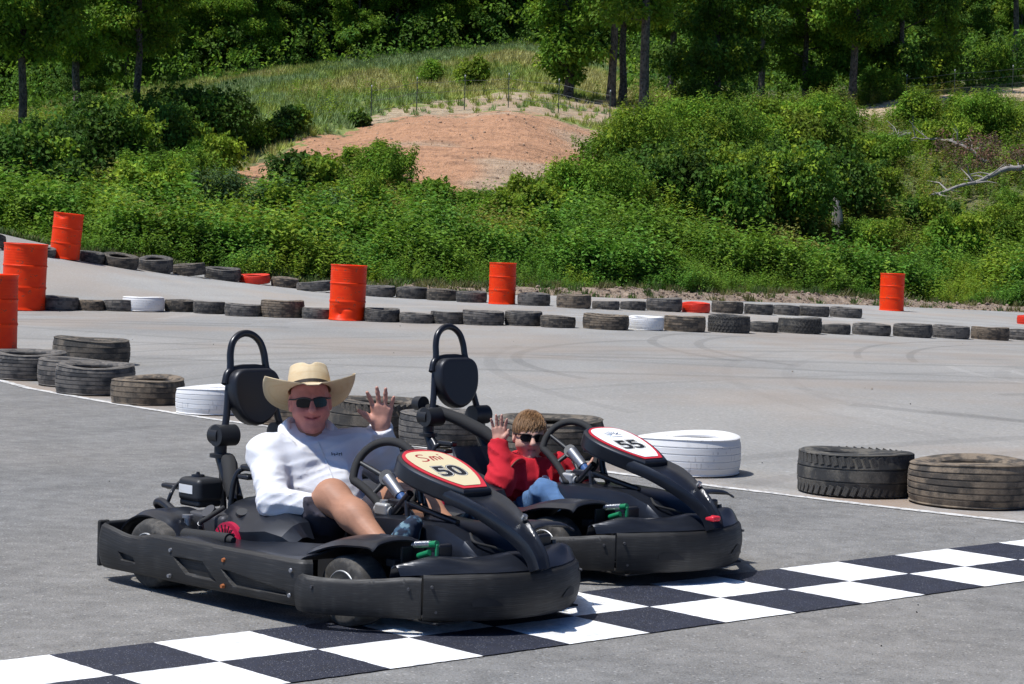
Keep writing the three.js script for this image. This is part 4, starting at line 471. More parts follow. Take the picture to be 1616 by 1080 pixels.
function kart(o) {
  const K = thing('go_kart', o.label, 'go-kart', o.pos, -46 * Math.PI / 180 + (o.turn || 0), 'two rental go-karts side by side');
  const P = (n, g, m, par) => part(n, g, m, par || K);
  const both = f => { for (const s of [1, -1]) f(s); };
  const mz = (g, s) => { if (s > 0) return g; g = g.clone(); g.scale(1, 1, -1); if (!g.index) { const a = g.attributes; for (const k of Object.keys(a)) { const w = a[k].itemSize, arr = a[k].array; for (let i = 0; i < a[k].count; i += 3) for (let q = 0; q < w; q++) { const t = arr[(i + 1) * w + q]; arr[(i + 1) * w + q] = arr[(i + 2) * w + q]; arr[(i + 2) * w + q] = t; } } } else { const q = g.index.array; for (let i = 0; i < q.length; i += 3) { const t = q[i + 1]; q[i + 1] = q[i + 2]; q[i + 2] = t; } } return g; };
  // --- bumpers
  const sidePath = [[-0.885, 0.585], [-0.84, 0.625], [-0.6, 0.638], [-0.2, 0.642], [0.1, 0.640], [0.36, 0.634], [0.425, 0.622], [0.445, 0.59]];
  const pk = [[[[-0.318, 0.166], [-0.125, 0.17], [-0.043, 0.105], [-0.239, 0.106]], 0.018], [[[-0.011, 0.158], [0.028, 0.157], [0.37, 0.126], [0.361, 0.11], [0.055, 0.1]], 0.018], [[[-0.691, 0.138], [-0.587, 0.129], [-0.575, 0.106], [-0.673, 0.106]], 0.016]];
  const side = bumperSkin(sidePath, s => 0.056 + 0.02 * s, s => 0.232 - 0.026 * Math.exp(-(((s - 0.2) / 0.09) ** 2)) + 0.012 * s, pk, 340, 56);
  both(s => { const b = P('side_bumper', mz(side, s), KM.scuff); const zz = 0.662; if (s > 0) { for (const [x, y, mm] of [[0.003, 0.193, KM.orange], [-0.001, 0.095, KM.orange], [-0.341, 0.088, KM.steel], [-0.334, 0.188, KM.steel], [0.395, 0.205, KM.steel], [0.39, 0.114, KM.steel]]) P('bolt', cyl([x, y, zz - 0.012], [x, y, zz + (x > 0.3 ? -0.008 : 0.0)], 0.009, 0.007, 12), mm, b); } });
  P('rear_bumper', merge([box(0.03, 0.17, 1.17, -0.895, 0.145, 0, 0.012), box(0.05, 0.05, 0.9, -0.86, 0.12, 0, 0.01)]), KM.satin);
  both(s => P('bumper_end', box(0.022, 0.185, 0.05, -0.897, 0.143, s * 0.585, 0.008), KM.rubber));
  const fp = [[0.415, 0.634], [0.47, 0.640], [0.59, 0.575], [0.70, 0.487], [0.808, 0.389]], fc = [[0.810, 0.386], [0.885, 0.288], [0.95, 0.165], [0.975, 0]];
  const yb = () => 0.058, yt = () => 0.222;
  const cheek = bumperSkin(fp, s => 0.062, s => lerp(0.20, 0.212, s) - 0.012 * Math.sin(Math.PI * clamp(s * 1.1, 0, 1)), [], 70, 16, 0.012);
  both(s => { const c = P('front_bumper_corner', mz(cheek, s), KM.scuff); P('bolt', cyl([0.5, 0.16, s * 0.628], [0.505, 0.16, s * 0.645], 0.007, 0.005, 10), KM.engine, c); P('bolt', cyl([0.772, 0.17, s * 0.415], [0.788, 0.17, s * 0.434], 0.007, 0.005, 10), KM.engine, c); });
  const full = [...fc.map(p => [p[0] + 0.004, p[1]]), ...fc.slice(0, 3).reverse().map(([x, z]) => [x + 0.004, -z])];
  const front = bumperSkin(full, yb, s => 0.222 + 0.004 * Math.sin(s * Math.PI), [], 150, 20, 0.016);
  { const b = P('front_bumper', front, KM.scuff); for (const s of [1, -1]) { const q = gridSurf(12, 4, (a, t) => { const sp = s > 0 ? 0.2 + a * 0.13 : 0.8 - a * 0.13, cu = spline(full.map(([x, z]) => [x, 0, z])), p = cu(sp), d = cu(sp + 0.01).sub(cu(sp - 0.01)).normalize(), n = v(-d.z, 0, d.x), y0 = 0.112, y1 = 0.135 + 0.03 * (1 - a) * a * 2.5; return p.addScaledVector(n, 0.0165 + 0.002).setY(lerp(y0, y1 - 0.02 * a, t)); }); P('moulded_vent', q, KM.dark, b); for (const [z, y] of [[0.38, 0.18], [0.36, 0.09]]) P('bolt', cyl([0.835, y, s * (z - 0.015)], [0.852, y, s * (z - 0.003)], 0.007, 0.005, 10), KM.engine, b); } }
  // --- nose fairing: a moulded sheet from the bumper rim up to a raised rear lip
  const rimS = spline([[0.745, 0.212, 0.435], [0.812, 0.220, 0.378], [0.882, 0.226, 0.286], [0.948, 0.228, 0.16], [0.975, 0.229, 0], [0.948, 0.228, -0.16], [0.882, 0.226, -0.286], [0.812, 0.220, -0.378], [0.745, 0.212, -0.435]]), lip = spline([[0.70, 0.236, 0.44], [0.755, 0.268, 0.36], [0.77, 0.277, 0.31], [0.765, 0.262, 0.2], [0.79, 0.258, 0.09], [0.795, 0.262, 0], [0.79, 0.258, -0.09], [0.765, 0.262, -0.2], [0.77, 0.277, -0.31], [0.755, 0.268, -0.36], [0.70, 0.236, -0.44]]);
  P('nose_fairing', shell(90, 22, (a, t) => { const p = rimS(a).lerp(lip(a), t); p.y += 0.022 * Math.sin(Math.PI * t) + 0.012 * Math.exp(-(((a - 0.5) / 0.1) ** 2)) * Math.sin(Math.PI * t); return p; }, 0.006), KM.gloss);
  P('nose_lip', shell(90, 5, (a, t) => { const p = lip(a); p.y -= 0.06 * t; p.x -= 0.012 * t; return p; }, 0.005), KM.gloss);
  // --- front panel: spine with side flanges, then the number pod
  { const S = [[1.025, 0.238, 0.034], [1.005, 0.284, 0.042], [0.94, 0.346, 0.062], [0.84, 0.405, 0.086], [0.73, 0.452, 0.106], [0.62, 0.478, 0.112], [0.56, 0.492, 0.112]], sp = spline(S.map(([x, y]) => [x, y, 0])), ws = t => { const i = clamp(t * 6, 0, 5.999), k = Math.floor(i); return lerp(S[k][2], S[k + 1][2], i - k); };
    const rings = []; for (let j = 0; j <= 40; j++) { const t = j / 40, p = sp(t), d = sp(Math.min(1, t + 0.02)).sub(sp(Math.max(0, t - 0.02))).normalize(), n = v(d.y, -d.x, 0).normalize(); if (n.y < 0) n.multiplyScalar(-1); const w = ws(t) * 0.9, fl = 0.044; const Q = (z, h) => p.clone().addScaledVector(n, h).add(v(0, 0, z)); const r = [];
      for (const [z, h] of [[-1, -fl], [-1.06, -fl * 0.5], [-1.03, -0.006], [-0.94, 0.007], [-0.82, 0.006], [-0.7, -0.004], [-0.35, -0.008], [0, -0.009], [0.35, -0.008], [0.7, -0.004], [0.82, 0.006], [0.94, 0.007], [1.03, -0.006], [1.06, -fl * 0.5], [1, -fl], [0.9, -fl + 0.002], [0.93, -0.02], [0, -0.022], [-0.93, -0.02], [-0.9, -fl + 0.002]]) r.push(Q(z * w, h)); rings.push(r); }
    const fp2 = P('front_panel', loft(rings), KM.gloss);
    P('panel_rivet', cyl([0.87, 0.398, -0.045], [0.878, 0.412, -0.045], 0.012, 0.01, 14), KM.chrome, fp2);
    if (o.red) P('panel_lamp', box(0.05, 0.022, 0.05, 1.004, 0.277, 0.012, 0.008).rotateZ(0), KM.light, fp2);
    const tilt = new THREE.Group(); const place = g => { g.rotateX(-Math.PI / 2); g.scale(0.95, 0.95, 0.95); g.rotateZ(-0.31); g.translate(0.485, 0.535, 0); return g; };
    // shape plane: x forward, y -> lateral; rotated to lie in the sloping plane
    const pod = new THREE.ExtrudeGeometry(plateShape(0, 0.012), { depth: 0.05, bevelEnabled: true, bevelThickness: 0.012, bevelSize: 0.014, bevelSegments: 4, curveSegments: 24 }); pod.translate(0, 0, -0.052); P('number_pod', place(pod), KM.gloss);
    const rim = new THREE.ExtrudeGeometry(plateShape(0, o.redRear ? 0.007 : 0.003), { depth: 0.003, bevelEnabled: false, curveSegments: 24 }); rim.translate(0, 0, 0.0105); const rm = P('plate_border', place(rim), KM.redpaint);
    if (o.redRear) { const g = gridSurf(24, 8, (a, t) => { const an = lerp(0.62, 1.38, a) * Math.PI, k = lerp(1.0, 1.13, t); return v(-0.06 + Math.cos(an) * 0.135 * k, Math.sin(an) * 0.125 * k, 0.0125 - 0.03 * t * t); }); P('red_cover', place(g), KM.redpaint, rm); }
    const pl = new THREE.ShapeGeometry(plateShape(0, -0.012), 24), pp = pl.attributes.position, uv = pl.attributes.uv; for (let i = 0; i < pp.count; i++) { const x = pp.getX(i), y = pp.getY(i); uv.setXY(i, 0.5 + y / 0.27, 0.5 - x / 0.345); } pl.translate(0, 0, 0.0155);
    P('number_plate', place(pl), new THREE.MeshStandardMaterial({ map: plateTex(o.num, o.bg, o.ink), roughness: 0.45 }));
    P('pod_bracket', merge([box(0.12, 0.02, 0.05, 0.36, 0.5, 0.05), cyl([0.33, 0.53, 0], [0.36, 0.40, 0], 0.014), cyl([0.36, 0.40, 0.05], [0.62, 0.36, 0.05], 0.012)]), KM.tube); }
  // --- steering
  { const c = v(0.155, 0.478, 0), ax = v(0.70, -0.71, 0).normalize(), w = P('steering_wheel', (() => { const pts = []; for (let i = 0; i < 40; i++) { const a = i / 40 * 6.2832; let x = Math.cos(a), y = Math.sin(a); if (y < -0.72) y = -0.72 - (y + 0.72) * 0.3; pts.push(v(x * 0.172, y * 0.162, 0)); } const g = new THREE.TubeGeometry(new THREE.CatmullRomCurve3(pts, true), 100, 0.0195, 14, true); return g; })(), KM.rubber);
    const sub = [merge([-0.25, Math.PI + 0.25, -Math.PI / 2].map(a => cyl([0, 0, -0.01], [Math.cos(a) * 0.155, Math.sin(a) * (a === -Math.PI / 2 ? 0.12 : 0.15), 0], 0.014, 0.011, 10)).concat([cyl([0, 0, -0.03], [0, 0, 0.012], 0.035, 0.035, 20)]))];
    P('spoke', sub[0], KM.satin, w); w.position.copy(c); w.quaternion.setFromRotationMatrix(new M4().makeBasis(v(0, 0, -1), v(0.80, 0.60, 0).normalize(), v(-0.60, 0.80, 0).normalize())); w.rotateZ(o.steer || 0);
    const col = P('steering_column', merge([cyl([0.16, 0.478, 0], [0.235, 0.42, 0], 0.026, 0.022, 18), cyl([0.23, 0.425, 0], [0.5, 0.17, 0], 0.011, 0.011, 12)]), KM.steel); P('column_collar', cyl([0.232, 0.424, 0], [0.262, 0.396, 0], 0.018, 0.018, 16), mat(0.05, 0.12, 0.3, 0.4), col);
    P('column_bracket', merge([box(0.16, 0.028, 0.035, 0.30, 0.395, 0.035).rotateZ(0.0), cyl([0.24, 0.345, 0.04], [0.34, 0.44, 0.04], 0.016, 0.016, 10), cyl([0.32, 0.42, -0.04], [0.42, 0.1, -0.1], 0.011), cyl([0.32, 0.42, 0.04], [0.42, 0.1, 0.1], 0.011)]), KM.tube);
    P('master_cylinder', merge([box(0.075, 0.05, 0.05, 0.205, 0.365, 0.05, 0.012), cyl([0.16, 0.36, 0.05], [0.25, 0.36, 0.05], 0.02, 0.02, 14), cyl([0.2, 0.37, 0.05], [0.2, 0.4, 0.05], 0.018, 0.016, 12)]), KM.alloy);
    P('cable', merge([tube([[0.24, 0.35, 0.06], [0.3, 0.31, 0.09], [0.4, 0.33, 0.08], [0.5, 0.28, 0.1]], 0.006, 24, 6), tube([[0.22, 0.36, 0.03], [0.33, 0.38, -0.02], [0.42, 0.34, 0.02], [0.55, 0.3, 0.05]], 0.005, 24, 6), tube([[0.7, 0.33, 0.06], [0.77, 0.31, 0.1], [0.82, 0.29, 0.04], [0.86, 0.27, 0]], 0.006, 20, 6)]), KM.rubber); }
  // --- centre cowl over the tank, floor tray, frame
  { const rings = []; for (const [x, yt2, w, yb2] of [[0.02, 0.20, 0.085, 0.06], [0.03, 0.325, 0.09, 0.06], [0.12, 0.338, 0.105, 0.06], [0.30, 0.352, 0.12, 0.06], [0.48, 0.36, 0.13, 0.06], [0.62, 0.355, 0.14, 0.06], [0.74, 0.32, 0.145, 0.06], [0.81, 0.27, 0.14, 0.06], [0.83, 0.2, 0.13, 0.06]]) { const r = []; for (const [a, b] of [[-1, 0], [-1, 0.5], [-0.97, 0.86], [-0.86, 0.97], [-0.6, 1], [0, 1], [0.6, 1], [0.86, 0.97], [0.97, 0.86], [1, 0.5], [1, 0]]) r.push(v(x, lerp(yb2, yt2, b), a * w)); rings.push(r); } P('centre_cowl', loft(rings), KM.gloss);
    P('floor_tray', box(1.15, 0.008, 0.72, 0.28, 0.048, 0, 0.003), KM.dark);
    P('frame', merge([1, -1].flatMap(s => [tube([[-0.8, 0.07, s * 0.3], [-0.4, 0.06, s * 0.33], [0.2, 0.055, s * 0.36], [0.62, 0.06, s * 0.28], [0.86, 0.08, s * 0.2]], 0.015, 40, 8), tube([[-0.62, 0.1, s * 0.33], [-0.55, 0.13, s * 0.56], [0.1, 0.12, s * 0.57], [0.3, 0.1, s * 0.36]], 0.012, 30, 8)]).concat([cyl([-0.6, 0.07, -0.32], [-0.6, 0.07, 0.32], 0.015), cyl([0.86, 0.09, -0.3], [0.86, 0.09, 0.3], 0.014), cyl([0.505, 0.13, -0.42], [0.505, 0.13, 0.42], 0.013), cyl([-0.58, 0.14, -0.55], [-0.58, 0.14, 0.55], 0.018)])), KM.tube); }
  // --- pedals with return springs
  both(s => { const z = s * 0.30; const pd = P('pedal', merge([cyl([0.80, 0.08, z], [0.77, 0.29, z], 0.011), box(0.03, 0.09, 0.07, 0.765, 0.27, z - s * 0.05, 0.01)]), KM.tube); if (s > 0) { const helix = []; for (let i = 0; i <= 140; i++) { const t = i / 140, a = t * 6.2832 * 14; helix.push(v(lerp(0.66, 0.755, t), lerp(0.303, 0.318, t) + Math.cos(a) * 0.011, z + Math.sin(a) * 0.011)); } P('return_spring', new THREE.TubeGeometry(new THREE.CatmullRomCurve3(helix), 420, 0.0022, 5), KM.chrome, pd); P('green_stop', merge([cyl([0.752, 0.316, z], [0.785, 0.322, z], 0.012, 0.012, 14), cyl([0.70, 0.268, z + 0.01], [0.758, 0.288, z + 0.01], 0.011, 0.011, 14), box(0.012, 0.05, 0.012, 0.785, 0.295, z, 0.004)]), KM.green, pd); } });
  // --- wheels
  const wheel = (x, z, r, w, steer, s) => { const g = new THREE.Group(); g.name = 'wheel'; g.position.set(x, r, z); g.rotation.y = steer; K.add(g); const ty = new THREE.LatheGeometry([[0.55, -0.5], [0.62, -0.5], [0.8, -0.52], [0.92, -0.48], [0.985, -0.38], [1, -0.2], [1, 0.2], [0.985, 0.38], [0.92, 0.48], [0.8, 0.52], [0.62, 0.5], [0.55, 0.5]].map(([a, b]) => new THREE.Vector2(a * r, b * w)), 56); ty.rotateX(Math.PI / 2); P('tyre', ty, KM.tyre, g); const rm = new THREE.LatheGeometry([[0.6, 0.5], [0.585, 0.53], [0.55, 0.53], [0.53, 0.46], [0.5, 0.2], [0.3, 0.14], [0.22, 0.2], [0.16, 0.32], [0, 0.33]].map(([a, b]) => new THREE.Vector2(a * r, b * w * s)), 40); rm.rotateX(Math.PI / 2); P('rim', rm, KM.alloy, g); P('hub_nut', cyl([0, 0, s * w * 0.3], [0, 0, s * w * 0.45], 0.012, 0.012, 6), KM.steel, g); };
  both(s => { wheel(0.505, s * 0.44, 0.13, 0.125, 0.0, s); wheel(-0.58, s * 0.50, 0.138, 0.19, 0, s); });
  // --- fenders
  both(s => { const top = spline([[0.29, 0.20], [0.345, 0.252], [0.42, 0.288], [0.50, 0.308], [0.58, 0.316], [0.66, 0.318], [0.676, 0.31]]); const fd = shell(48, 18, (a, t) => { const p = top(a), z = lerp(0.265, 0.525 + 0.05 * sstep(0.45, 0, a) - 0.03 * a, t); return v(p.x - 0.02 * Math.sin(Math.PI * t), p.y + 0.010 * Math.sin(Math.PI * Math.min(1, t * 1.1)) - 0.016 * sstep(0.85, 1, t) - 0.006 * (t < 0.1 ? 1 : 0), z + 0.012 * a); }, 0.007); const f = P('front_fender', mz(fd, s), KM.gloss); P('fender_stay', merge([box(0.012, 0.2, 0.06, 0.66, 0.2, s * 0.33, 0.004), box(0.05, 0.03, 0.05, 0.63, 0.24, s * 0.36, 0.006)]), KM.dark, f);
    P('inner_panel', shell(28, 6, (a, t) => { const x = lerp(0.1, 0.70, a), q = top(clamp((x - 0.29) / 0.39, 0, 1)); return v(x, lerp(0.05, x < 0.29 ? 0.2 : Math.max(0.2, q.y - 0.004), t), s * 0.285); }, 0.006), KM.dark);
    const rt = spline([[-0.83, 0.17], [-0.79, 0.24], [-0.70, 0.286], [-0.60, 0.293], [-0.52, 0.27], [-0.47, 0.22]]); P('rear_fender', mz(shell(36, 14, (a, t) => { const p = rt(a), z = lerp(0.36, 0.56, t); return v(p.x, p.y - 0.02 * sstep(0.75, 1, t), z); }, 0.007), s), KM.gloss);
    // low deck between engine and bumper
    const dk = spline([[-0.42, 0.214], [-0.3, 0.226], [-0.14, 0.218], [0.1, 0.224], [0.27, 0.226], [0.40, 0.238]]); P('side_deck', mz(shell(40, 14, (a, t) => { const p = dk(a), z = lerp(0.625, 0.40 + 0.02 * a, t), k = sstep(0.25, 1, a); return v(p.x, p.y + 0.035 * k * t * t + 0.012 * sstep(0, 0.2, t), z); }, 0.007), s), KM.gloss); });
  // --- engine cover beside the seat (driver's right) and its plain twin on the left
  both(s => { const rings = []; for (const [x, y1, z1, y2, z2] of [[-0.52, 0.30, 0.20, 0.25, 0.30], [-0.44, 0.352, 0.22, 0.272, 0.36], [-0.34, 0.372, 0.23, 0.268, 0.42], [-0.26, 0.376, 0.24, 0.255, 0.445], [-0.16, 0.364, 0.25, 0.262, 0.44], [-0.06, 0.342, 0.26, 0.275, 0.42], [0.02, 0.31, 0.27, 0.262, 0.40], [0.07, 0.25, 0.28, 0.235, 0.38]]) { const r = []; for (const [a, b] of [[0, -0.09], [0, 0], [0.1, 0.004], [0.35, 0.016], [0.6, 0.018], [0.85, 0.008], [1, 0], [1, -0.05]]) r.push(v(x, lerp(y1, y2, a) + b, s * lerp(z1, z2, a))); rings.push(s > 0 ? r : r); } const g = toCreasedNormals(loft(rings, false, false), 0.32); const m = P('side_cover', s > 0 ? g : mz(mz(g, -1), -1), KM.gloss); if (s > 0) P('fixing_cap', cyl([-0.268, 0.316, 0.37], [-0.264, 0.325, 0.374], 0.026, 0.022, 18), KM.satin, m); });
  // --- engine
  { const E = new THREE.Group(); E.name = 'engine'; K.add(E); const ax = -0.645, az = 0.295;
    P('airbox', merge([box(0.15, 0.098, 0.13, ax, 0.368, az, 0.024), box(0.135, 0.03, 0.115, ax, 0.316, az, 0.012)]), KM.satin, E); P('filler_cap', merge([cyl([ax - 0.02, 0.408, az], [ax - 0.02, 0.425, az], 0.03, 0.026, 18), cyl([ax - 0.02, 0.424, az], [ax - 0.02, 0.436, az], 0.01, 0.006, 10)]), KM.tube, E);
    const st = box(0.09, 0.034, 0.002, ax - 0.01, 0.372, az + 0.0662, 0); P('sticker', st, KM.label, E);
    const fins = []; for (let i = 0; i < 6; i++) fins.push(box(0.14, 0.006, 0.16, -0.47, 0.17 + i * 0.02, 0.33, 0)); P('cylinder_block', merge([box(0.24, 0.2, 0.17, -0.45, 0.2, 0.33, 0.02), ...fins, cyl([-0.45, 0.27, 0.36], [-0.45, 0.31, 0.4], 0.03)]), KM.engine, E);
    P('exhaust_pipe', tube([[-0.80, 0.262, 0.36], [-0.795, 0.30, 0.40], [-0.745, 0.312, 0.41], [-0.66, 0.288, 0.42], [-0.585, 0.258, 0.44], [-0.545, 0.225, 0.45], [-0.46, 0.218, 0.48]], 0.017, 50, 14), KM.tube, E);
    P('silencer', merge([cyl([-0.45, 0.222, 0.505], [-0.15, 0.238, 0.515], 0.026, 0.026, 20), cyl([-0.15, 0.238, 0.515], [-0.125, 0.239, 0.516], 0.018, 0.012, 16)]), KM.rubber, E);
    const rc = [cyl([-0.26, 0.20, 0.43], [-0.26, 0.201, 0.45], 0.09, 0.088, 40), cyl([-0.26, 0.201, 0.45], [-0.26, 0.202, 0.458], 0.083, 0.062, 40)]; P('recoil_starter', merge(rc), KM.redm, E); const sl = []; for (let i = 0; i < 20; i++) { const a = i / 20 * 6.2832; const b = box(0.045, 0.0035, 0.004, 0.056, 0, 0, 0); b.rotateZ(a); b.translate(-0.26, 0.202, 0.4565); sl.push(b); } P('starter_slot', merge(sl), KM.dark, E);
    P('lever', merge([tube([[-0.80, 0.30, 0.26], [-0.81, 0.345, 0.26], [-0.84, 0.355, 0.26], [-0.92, 0.35, 0.26]], 0.013, 24, 10), box(0.09, 0.02, 0.035, -0.905, 0.352, 0.26, 0.009), tube([[-0.71, 0.31, 0.41], [-0.70, 0.35, 0.40], [-0.715, 0.375, 0.37], [-0.72, 0.40, 0.33]], 0.008, 20, 8)]), KM.tube, E);
    P('fitting', merge([cyl([-0.50, 0.25, 0.46], [-0.50, 0.285, 0.46], 0.016, 0.016, 6), cyl([-0.50, 0.28, 0.46], [-0.50, 0.292, 0.46], 0.022, 0.022, 14), cyl([-0.42, 0.24, 0.45], [-0.40, 0.27, 0.47], 0.012)]), KM.steel, E);
    P('hose', tube([[-0.41, 0.22, 0.46], [-0.40, 0.27, 0.47], [-0.385, 0.29, 0.45], [-0.37, 0.33, 0.38]], 0.01, 20, 8), KM.rubber, E); }
  // --- seat: one moulded bucket
  { const c = spline([[0.13, 0.13], [0.05, 0.09], [-0.1, 0.065], [-0.25, 0.08], [-0.36, 0.16], [-0.42, 0.27], [-0.455, 0.37], [-0.475, 0.44]]), wid = [0.17, 0.185, 0.2, 0.21, 0.215, 0.205, 0.19, 0.165], wing = [0.05, 0.07, 0.1, 0.16, 0.17, 0.13, 0.07, 0.02]; const I = (A, t) => { const i = clamp(t * 7, 0, 6.999), k = Math.floor(i); return lerp(A[k], A[k + 1], i - k); };
    P('seat', shell(36, 40, (u, t) => { const p = c(t), d = c(Math.min(1, t + 0.02)).sub(c(Math.max(0, t - 0.02))).normalize(), n = v(-d.y, d.x, 0); if (n.dot(v(0.6, 0.8, 0)) < 0) n.multiplyScalar(-1); const q = (u - 0.5) * 2, w = I(wid, t), e = Math.abs(q) ** 3; return p.clone().addScaledVector(n, e * I(wing, t)).add(v(0, 0, q * w * (1 - 0.04 * e))); }, 0.012), KM.vinyl);
    P('seat_stay', merge([tube([[-0.4, 0.47, 0.2], [-0.44, 0.46, 0.26], [-0.46, 0.35, 0.28], [-0.46, 0.1, 0.29]], 0.011, 24, 8), tube([[-0.4, 0.47, -0.2], [-0.44, 0.46, -0.26], [-0.46, 0.35, -0.28], [-0.46, 0.1, -0.29]], 0.011, 24, 8), box(0.1, 0.025, 0.04, -0.39, 0.475, 0.24, 0.01), box(0.07, 0.02, 0.05, -0.4, 0.44, 0.25, 0.008)]), KM.tube); }
  // --- roll hoop with headrest
  { const hx = o.hoopX || 0, X = y => hx + lerp(-0.69, -0.765, (y - 0.56) / 0.45), L = [[0.155, 0.56], [0.128, 0.66], [0.11, 0.76], [0.098, 0.815], [0.090, 0.86], [0.086, 0.905], [0.070, 0.95], [0.038, 0.978], [0, 0.987]]; const pts = [...L.map(([z, y]) => v(X(y), y, z)), ...L.slice(0, -1).reverse().map(([z, y]) => v(X(y), y, -z))];
    const hp = P('roll_hoop', merge([new THREE.TubeGeometry(new THREE.CatmullRomCurve3(pts), 120, 0.0148, 14), tube([[X(0.78), 0.78, 0.125], [X(0.83), 0.828, 0.102], [X(0.845), 0.842, 0.05], [X(0.845), 0.844, 0], [X(0.845), 0.842, -0.05], [X(0.83), 0.828, -0.102], [X(0.78), 0.78, -0.125]], 0.0165, 50, 12)]), KM.tube);
    const sh = new THREE.Shape(); sh.moveTo(-0.06, 0.115); sh.lineTo(0.06, 0.115); sh.bezierCurveTo(0.105, 0.115, 0.12, 0.09, 0.122, 0.05); sh.bezierCurveTo(0.124, 0.01, 0.118, -0.03, 0.095, -0.06); sh.bezierCurveTo(0.07, -0.1, 0.03, -0.118, 0, -0.118); sh.bezierCurveTo(-0.03, -0.118, -0.07, -0.1, -0.095, -0.06); sh.bezierCurveTo(-0.118, -0.03, -0.124, 0.01, -0.122, 0.05); sh.bezierCurveTo(-0.12, 0.09, -0.105, 0.115, -0.06, 0.115);
    const pad = new THREE.ExtrudeGeometry(sh, { depth: 0.03, bevelEnabled: true, bevelThickness: 0.022, bevelSize: 0.02, bevelSegments: 6, curveSegments: 20 }); pad.scale(0.86, 0.86, 1); pad.rotateY(Math.PI / 2); pad.rotateZ(0.1); pad.translate(-0.712 + hx, 0.727, 0); P('headrest', pad, KM.vinyl, hp);
    both(s => { P('pivot_knob', merge([cyl([-0.74 + hx, 0.575, s * 0.16], [-0.68 + hx, 0.575, s * 0.16], 0.042, 0.042, 28), cyl([-0.69 + hx, 0.575, s * 0.10], [-0.69 + hx, 0.575, s * 0.195], 0.044, 0.044, 28), cyl([-0.70 + hx, 0.56, s * 0.16], [-0.70 + hx, 0.49, s * 0.16], 0.026, 0.026, 16), cyl([-0.70 + hx, 0.50, s * 0.16], [-0.70 + hx, 0.485, s * 0.16], 0.044, 0.044, 20)]), KM.satin, hp);
      P('post', merge([cyl([-0.70 + hx, 0.5, s * 0.16], [-0.62 + hx, 0.36, s * 0.17], 0.026, 0.022, 16), cyl([-0.63 + hx, 0.41, s * 0.16], [-0.53 + hx, 0.33, s * 0.2], 0.03, 0.028, 16), cyl([-0.69 + hx, 0.47, s * 0.16], [-0.64 + hx, 0.1, s * 0.17], 0.014, 0.014, 12), tube([[-0.70 + hx, 0.49, s * 0.16], [-0.64 + hx, 0.45, s * 0.17], [-0.57 + hx, 0.38, s * 0.2], [-0.5 + hx, 0.33, s * 0.24]], 0.018, 20, 10)]), KM.tube); });
    if (o.strap) { P('harness_arm', limb([[-0.69, 0.612, 0.14], [-0.62, 0.605, 0.11], [-0.5, 0.565, 0.06], [-0.38, 0.515, 0.02], [-0.31, 0.47, 0.0]], [0.02, 0.024, 0.03, 0.032, 0.024], 12), KM.rubber); P('harness_hinge', merge([cyl([-0.71, 0.63, 0.15], [-0.66, 0.63, 0.15], 0.032, 0.036, 20)]), KM.satin); } else P('harness_arm', limb([[-0.655, 0.48, 0.155], [-0.62, 0.46, 0.17], [-0.57, 0.40, 0.2], [-0.53, 0.34, 0.22]], [0.03, 0.032, 0.032, 0.024], 12), KM.rubber); }
  return K;
}
const KART1 = kart({ label: 'black go-kart numbered 50 carrying the man in the straw hat', pos: [-0.575, 0, -8.623], num: '50', bg: '#d9cba4', ink: 'script', redRear: true, steer: 0.1 });
const KART2 = kart({ label: 'black go-kart numbered 55 carrying the boy in red', pos: [0.165, 0, -9.88], num: '55', bg: '#f1f1ee', ink: 'sketch', red: true, strap: true, hoopX: 0.09, steer: -0.15 });
